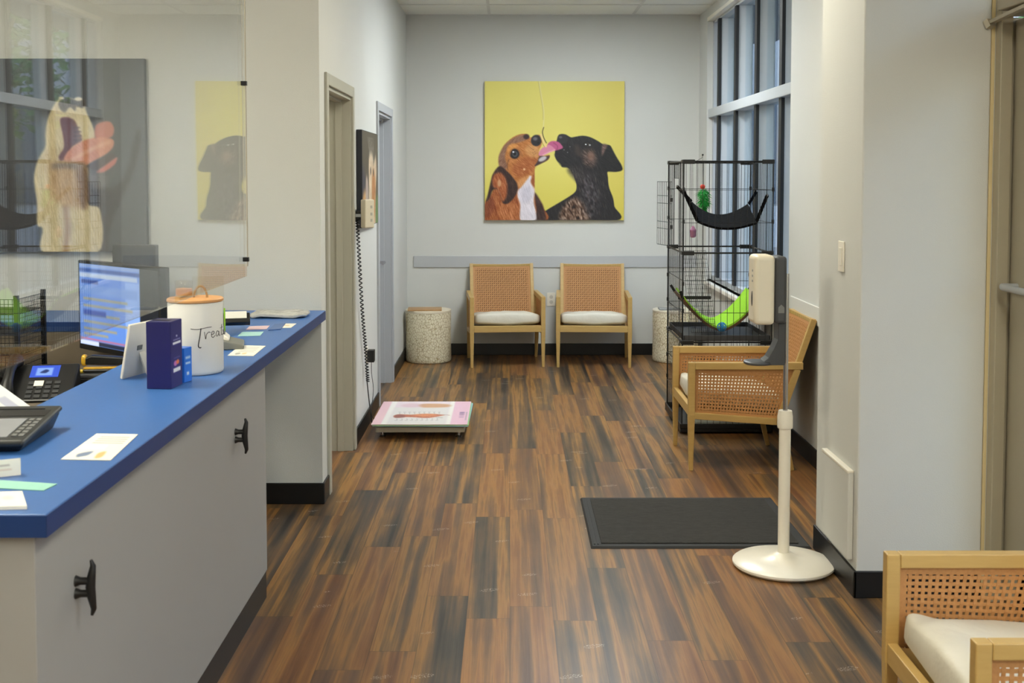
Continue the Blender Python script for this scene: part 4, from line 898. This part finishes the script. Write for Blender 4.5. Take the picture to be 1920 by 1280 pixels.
ink([(-.024, .012), (-.012, .0105), (.006, .0135), (.014, .014)]); ink([(-.006, .0125), (-.0085, -.008), (-.011, -.026), (-.0085, -.031), (-.006, -.03)], .0016)
ink([(.0, .004), (.002, -.012), (.004, -.002), (.0085, .003), (.0115, .001)]); ink([(.013, -.004), (.019, -.002), (.019, .003), (.0155, .003), (.0135, -.005), (.0165, -.0105), (.022, -.006)])
ink([(.031, .001), (.027, .003), (.024, -.003), (.0265, -.009), (.031, -.004), (.032, .002), (.0325, -.008), (.036, -.007)]); ink([(.043, .016), (.041, .0), (.042, -.008), (.046, -.007)]); ink([(.036, .008), (.049, .009)])
ink([(.055, .002), (.051, .002), (.052, -.002), (.056, -.004), (.053, -.009), (.049, -.007)])
o = wt.build('script_lettering', BLK, t); o['label'] = 'black script lettering reading Treats'
t = thing('glass_jar', 'small clear glass candle jar standing on the canister lid', 'jar', (-1.038, 3.73, ZC+.2392))
MB().lathe([(.02, 0), (.026, .001), (.028, .004), (.028, .05), (.0265, .052), (.0265, .006), (.01, .005)], 32).build('glass', CLEAR, t, smooth=True)
MB().lathe([(.012, .0065), (.0255, .0065), (.0255, .026), (.012, .028)], 28).build('wax', mk('amber_wax', (226, 160, 96), .35), t, smooth=True)
# navy box + blue box
t = thing('product_box', 'tall dark navy box standing on the counter in front of the canister', 'box', (-1.024, 3.46, ZC), math.radians(-5))
NAVY = mk('navy_carton', (28, 26, 92), .35, var=.06)
B(-.037, -.045, 0, .037, .045, .198).build('carton', NAVY, t, bevel=.0015)
p = Pic(0, 0, 45, 198, 24, 90, (34, 30, 108)); p.rect(10, 55, 38, 58, (150, 150, 200), 1.5); p.rect(8, 63, 40, 70, (226, 226, 236), 1.5); p.ell(24, 46, 3, 3, (190, 190, 220), 1.5)
p.rect(12, 110, 36, 112, (110, 110, 170), 1.5); p.ell(18, 127, 7, 8, (190, 110, 180), 2.5); p.ell(27, 125, 6, 7, (226, 120, 80), 2.5); p.rect(9, 141, 38, 153, (232, 232, 236), 2)
p.build('side_print', lambda u, v: (.0373, -.044+.088*u, .197-.196*v), PRINT, t)
B(-.03, -.012, .1982, .02, .008, .199).build('lid_slot', BLK, t)
t = thing('product_box', 'small bright blue box tucked behind the tall navy box on the counter', 'box', (-1.005, 3.545, ZC), math.radians(-14))
B(-.03, -.022, 0, .03, .022, .105).build('carton', mk('bright_blue_carton', (36, 108, 214), .35), t, bevel=.001)
p = Pic(0, 0, 44, 105, 20, 40, (40, 116, 222)); p.rect(8, 26, 36, 34, (170, 200, 240), 2); p.rect(8, 44, 36, 50, (190, 214, 244), 2); p.rect(14, 74, 28, 84, (210, 226, 248), 2)
p.build('side_print', lambda u, v: (.0303, -.022+.044*u, .104-.103*v), PRINT, t)
# easel-backed white frame seen from behind
t = thing('easel_frame', 'white tabletop frame on an easel stand, its back showing, left of the navy box', 'frame', (-1.174, 3.637, ZC), math.radians(73))
Mx = T(0, 0, .002) @ Matrix.Rotation(math.radians(11), 4, 'X')
MB().box(-.065, -.006, 0, .065, .004, .172, M=Mx).build('panel', WHITE, t, bevel=.0025)
B(-.06, .0042, .006, .06, .006, .166, M=Mx).build('front_glass', mk('dark_front_card', (70, 74, 90), .25), t)
MB().bar((.02, -.018, .075), (.02, -.048, .002), .03, .004, (0, 1, 0)).build('easel_leg', WHITE, t)
B(-.012, -.0085, .085, .012, -.0062, .1, M=Mx).build('hinge_tab', MGREY, t)
# payment terminal at the left edge
t = thing('signature_pad', 'dark grey signature pad with pale screen at the left end of the blue counter', 'terminal', (-1.195, 2.75, ZC), math.radians(4))
Mx = T(0, 0, .026) @ Matrix.Rotation(math.radians(5), 4, 'X')
CASE = mk('terminal_case', (46, 48, 48), .4)
MB().prism([(-.09, -.14), (.09, -.14), (.09, .14), (-.09, .14)], lambda a, b: (a*.82, b*.86, 0), lambda a, b: Mx @ Vector((a*.98, b*.98, .002))).build('lower_case', BLK, t, bevel=.004)
MB().box(-.092, -.145, .0022, .092, .145, .016, M=Mx).build('case', CASE, t, bevel=.007, seg=3)
MB().box(-.075, -.115, .0162, .045, .03, .0172, M=Mx).build('screen', mk('pale_lcd', (150, 152, 158), .25), t)
MB().box(-.035, .05, .0162, .078, .10, .0172, M=Mx).build('card_slot_panel', BLK, t)
ky = MB()
for i in range(2):
    for j in range(6): ky.box(.053+.016*i, -.11+.024*j, .0162, .064+.016*i, -.094+.024*j, .0182, M=Mx)
ky.build('keypad', MGREY, t)
MB().box(-.085, .045, .0162, -.06, .125, .019, M=Mx).box(-.055, .108, .0162, .06, .114, .019, M=Mx).build('pen_ridge', DGREY, t)
t = thing('paper_holder', 'white sheets leaning on a tilted stand at the left frame edge behind the signature pad', 'papers', (-1.262, 3.0, ZC), math.radians(-6))
Mx = T(0, 0, .004) @ Matrix.Rotation(math.radians(34), 4, 'Y')
p = Pic(0, 0, 100, 70, 30, 20, (226, 228, 228)); p.rect(62, 20, 88, 44, (184, 186, 204), 2); p.rect(14, 16, 40, 19, (190, 190, 190), 1.5); p.rect(14, 28, 40, 31, (196, 196, 196), 1.5)
MB().box(-.2, -.06, -.002, .0, .075, .003, M=Mx).build('stand', WPAPER, t, bevel=.001)
p.build('sheet', lambda u, v: Mx @ Vector((-.198+.196*u, .074-.132*v, .0036)), PRINT, t)
MB().bar((-.155, .0, .103), (-.165, .0, -.178), .1, .004, (1, 0, 0)).build('prop', WPAPER, t)
# desk phone / card reader behind the canister, card holder, acrylic stand
t = thing('card_reader', 'grey card reader standing behind the treat canister on the counter', 'card reader', (-1.058, 4.27, ZC), math.radians(12))
MB().prism([(-.09, 0), (.085, 0), (.085, .014), (-.05, .05), (-.09, .05)], lambda a, b: (a, -.09, b), lambda a, b: (a, .07, b)).build('base', mk('warm_grey_plastic', (112, 112, 104), .45), t, bevel=.004)
Mx = T(-.02, .0, .052) @ Matrix.Rotation(math.radians(40), 4, 'Y')
MB().box(-.055, -.05, 0, .055, .05, .022, M=Mx).build('reader_body', WHITE, t, bevel=.006)
MB().box(-.045, -.042, .0222, .03, .042, .0236, M=Mx).build('dark_slot', BLK, t)
t = thing('card_holder', 'black business card holder full of white cards, behind the treat canister', 'card holder', (-1.105, 4.72, ZC), math.radians(14))
Mx = T(0, 0, .024) @ Matrix.Rotation(math.radians(-28), 4, 'X')
MB().box(-.055, -.004, 0, .055, 0, .05, M=Mx).box(-.055, -.034, -.004, .055, 0, 0, M=Mx).box(-.055, -.034, 0, -.052, -.004, .022, M=Mx).box(.052, -.034, 0, .055, -.004, .022, M=Mx).box(-.055, -.037, -.004, .055, -.034, .014, M=Mx).box(-.04, -.03, -.025, .04, .01, -.006).build('holder', BLK, t, bevel=.0015)
MB().box(-.042, -.030, .001, .042, -.008, .046, M=Mx).build('card_pack', WPAPER, t)
t = thing('brochure_stand', 'clear acrylic brochure stand behind the card reader, lime tag at its side', 'brochure stand', (-1.165, 4.53, ZC), math.radians(20))
MB().box(-.06, -.04, 0, .06, .04, .003).box(-.06, .02, .003, .06, .023, .235).box(-.06, -.02, .003, .06, -.017, .06).build('acrylic', CLEAR, t)
B(-.05, -.012, .004, .05, .012, .10).build('brochure_pack', WPAPER, t); B(.056, -.006, .004, .061, .004, .11).build('lime_tag', LIME, t)

# ------------------------------------------------------------------ behind the counter
t = thing('monitor', 'black computer monitor with lit blue screen behind the acrylic guard', 'monitor', (-1.555, 4.67, .7355), 0)
ml = Vector((-1.79, 4.88, 0)); mr = Vector((-1.32, 4.45, 0)); ang = math.atan2(mr.y-ml.y, mr.x-ml.x); t.rotation_euler[2] = ang
hwm = (mr-ml).length/2
B(-hwm, -.012, .085, hwm, .03, .455).build('bezel', BLK, t, bevel=.004)
p = Pic(0, 0, 160, 92, 110, 64, (108, 152, 232)); p.rect(0, 0, 160, 4, (150, 176, 226), 1); p.rect(0, 5, 160, 9, (60, 96, 170), 1); p.rect(0, 10, 120, 15, (196, 212, 236), 1); p.rect(96, 16, 124, 92, (150, 186, 246), 1)
p.rect(4, 18, 40, 22, (40, 70, 150), 1.5); p.rect(0, 24, 120, 34, (128, 166, 232), 2)
for y, x1 in ((38, 100), (46, 110), (56, 84), (64, 112), (72, 78), (78, 60)): p.rect(8, y, x1, y+2.4, (176, 168, 132), 1.2)
p.rect(8, 52, 56, 58, (40, 78, 176), 1.5); p.rect(0, 84, 160, 86, (196, 120, 150), 1); p.rect(0, 87, 40, 92, (220, 230, 246), 1); p.rect(40, 87, 160, 92, (44, 52, 74), 1); p.rect(125, -2, 162, 94, (40, 42, 46), 1)
p.build('screen', lambda u, v: (-hwm+.013+(2*hwm-.026)*u, -.0126, .443-.335*v), SCREEN, t)
MB().box(-.03, .0305, .0, .03, .05, .3).box(-.11, .0, 0, .11, .15, .012).build('stand', BLK, t, bevel=.004)
t = thing('monitor', 'second black monitor mostly hidden behind the lit one by the reception wall', 'monitor', (-1.66, 5.20, ZC), math.radians(-8))
B(-.1, -.02, .06, .1, .02, .32).build('bezel', BLK, t, bevel=.004)
B(-.093, -.0212, .07, .093, -.0204, .31).build('screen', mk('dark_screen', (40, 44, 52), .2), t)
MB().box(-.02, .02, 0, .02, .035, .2).box(-.08, -.05, 0, .08, .08, .01).build('stand', BLK, t)
t = thing('desk_phone', 'black desk phone with small blue lit display on the lower desk', 'phone', (-1.70, 4.23, .7355), math.radians(10))
Mx = T(0, 0, .042) @ Matrix.Rotation(math.radians(28), 4, 'X')
MB().prism([(-.12, -.11), (.12, -.11), (.12, .11), (-.12, .11)], lambda a, b: (a, b*.85, 0), lambda a, b: Mx @ Vector((a, b, .02))).build('body', BLK, t, bevel=.008)
p = Pic(0, 0, 60, 40, 30, 20, (64, 96, 214)); p.rect(12, 8, 46, 34, (140, 176, 246), 2); p.poly([(20, 24), (30, 14), (38, 18), (32, 26)], (44, 60, 110), 2)
p.build('display', lambda u, v: Mx @ Vector((-.045+.10*u, .095-.07*v, .0215)), SCREEN, t)
kp = MB()
for i in range(4):
    for j in range(4): kp.box(-.04+.03*i, -.095+.026*j, .0204, -.02+.03*i, -.079+.026*j, .0235, M=Mx)
kp.build('keypad', DGREY, t)
MB().box(-.02, -.03, .0236, .012, .0, .0255, M=Mx).build('sticker', WPAPER, t)
hd = MB(); hd.tube([Mx @ Vector((-.098, y, .034+z)) for y, z in ((-.105, .0), (-.09, .02), (-.05, .034), (0, .04), (.05, .034), (.09, .02), (.105, 0))], [.024, .026, .018, .016, .018, .026, .024], 14)
hd.build('handset', BLK, t, smooth=True)
t = thing('headset', 'black over-ear headset arching beside the desk phone at the left frame edge', 'headset', (-1.93, 4.12, .7355), math.radians(30))
MB().tube([(.085*math.cos(a), 0, .06+.15*math.sin(a)) for a in np.linspace(0, PI, 17)], [.013]*17, 10).build('headband', BLK, t, smooth=True)
for s_ in (-1, 1): MB().superq((s_*.083, 0, .05), (.02, .036, .05), .7, .9, 24, 12).build('ear_cup', BLK, t, smooth=True)
t = thing('mesh_organizer', 'black wire mesh desk organizer at the left frame edge behind the headset', 'organizer', (-2.055, 4.62, .7355))
m = MB(); 
for z in (.03, .11, .19, .27): m.box(-.18, -.13, z, .16, .13, z+.003)
m.build('shelf', BLKM, t)
m = MB(); wires(m, (-.18, -.13, .03), (.34, 0, 0), (0, 0, .3), 22, [i/16 for i in range(17)], .0012); wires(m, (.16, -.13, .03), (0, .26, 0), (0, 0, .3), 18, [i/16 for i in range(17)], .0012); m.build('mesh_side', BLKM, t)
m = MB()
for x in (-.18, .16):
    for y in (-.13, .13): m.box(x-.008, y-.008, 0, x+.008, y+.008, .345)
m.build('corner_post', BLKM, t)
t = thing('stapler', 'black and yellow stapler lying on the flat black box beside the blue counter', 'stapler', (-1.535, 4.49, .7971), math.radians(6))
B(-.1, -.02, 0, .1, .02, .012).build('base', mk('yellow_enamel', (206, 160, 40), .35), t, bevel=.004)
MB().prism([(-.1, .02), (.1, .016), (.09, .044), (-.07, .056), (-.098, .045)], lambda a, b: (a, -.017, b), lambda a, b: (a, .017, b)).build('top_arm', BLK, t, bevel=.006)
MB().superq((-.098, 0, .036), (.012, .019, .022), .7, .7, 20, 10).build('end_cap', mk('yellow_enamel_cap', (214, 168, 44), .35), t, smooth=True)
t = thing('file_box', 'flat black box on the lower desk under the yellow stapler', 'box', (-1.53, 4.475, .7355), 0)
B(-.125, -.10, 0, .125, .10, .045).build('tray', BLK, t, bevel=.004); B(-.127, -.102, .0452, .127, .102, .061).build('lid', DGREY, t, bevel=.004)
t = thing('marker_pen', 'black and yellow marker pen on the black box in front of the stapler', 'pen', (-1.61, 4.40, .8037), math.radians(8))
MB().lathe([(.003, 0), (.007, .004), (.007, .11)], 14, M=Matrix.Rotation(PI/2, 4, 'Y')).build('barrel', BLK, t, smooth=True)
MB().lathe([(.0075, -.035), (.0075, 0)], 14, M=Matrix.Rotation(PI/2, 4, 'Y')).build('cap', mk('yellow_cap', (206, 176, 50), .4), t, smooth=True)
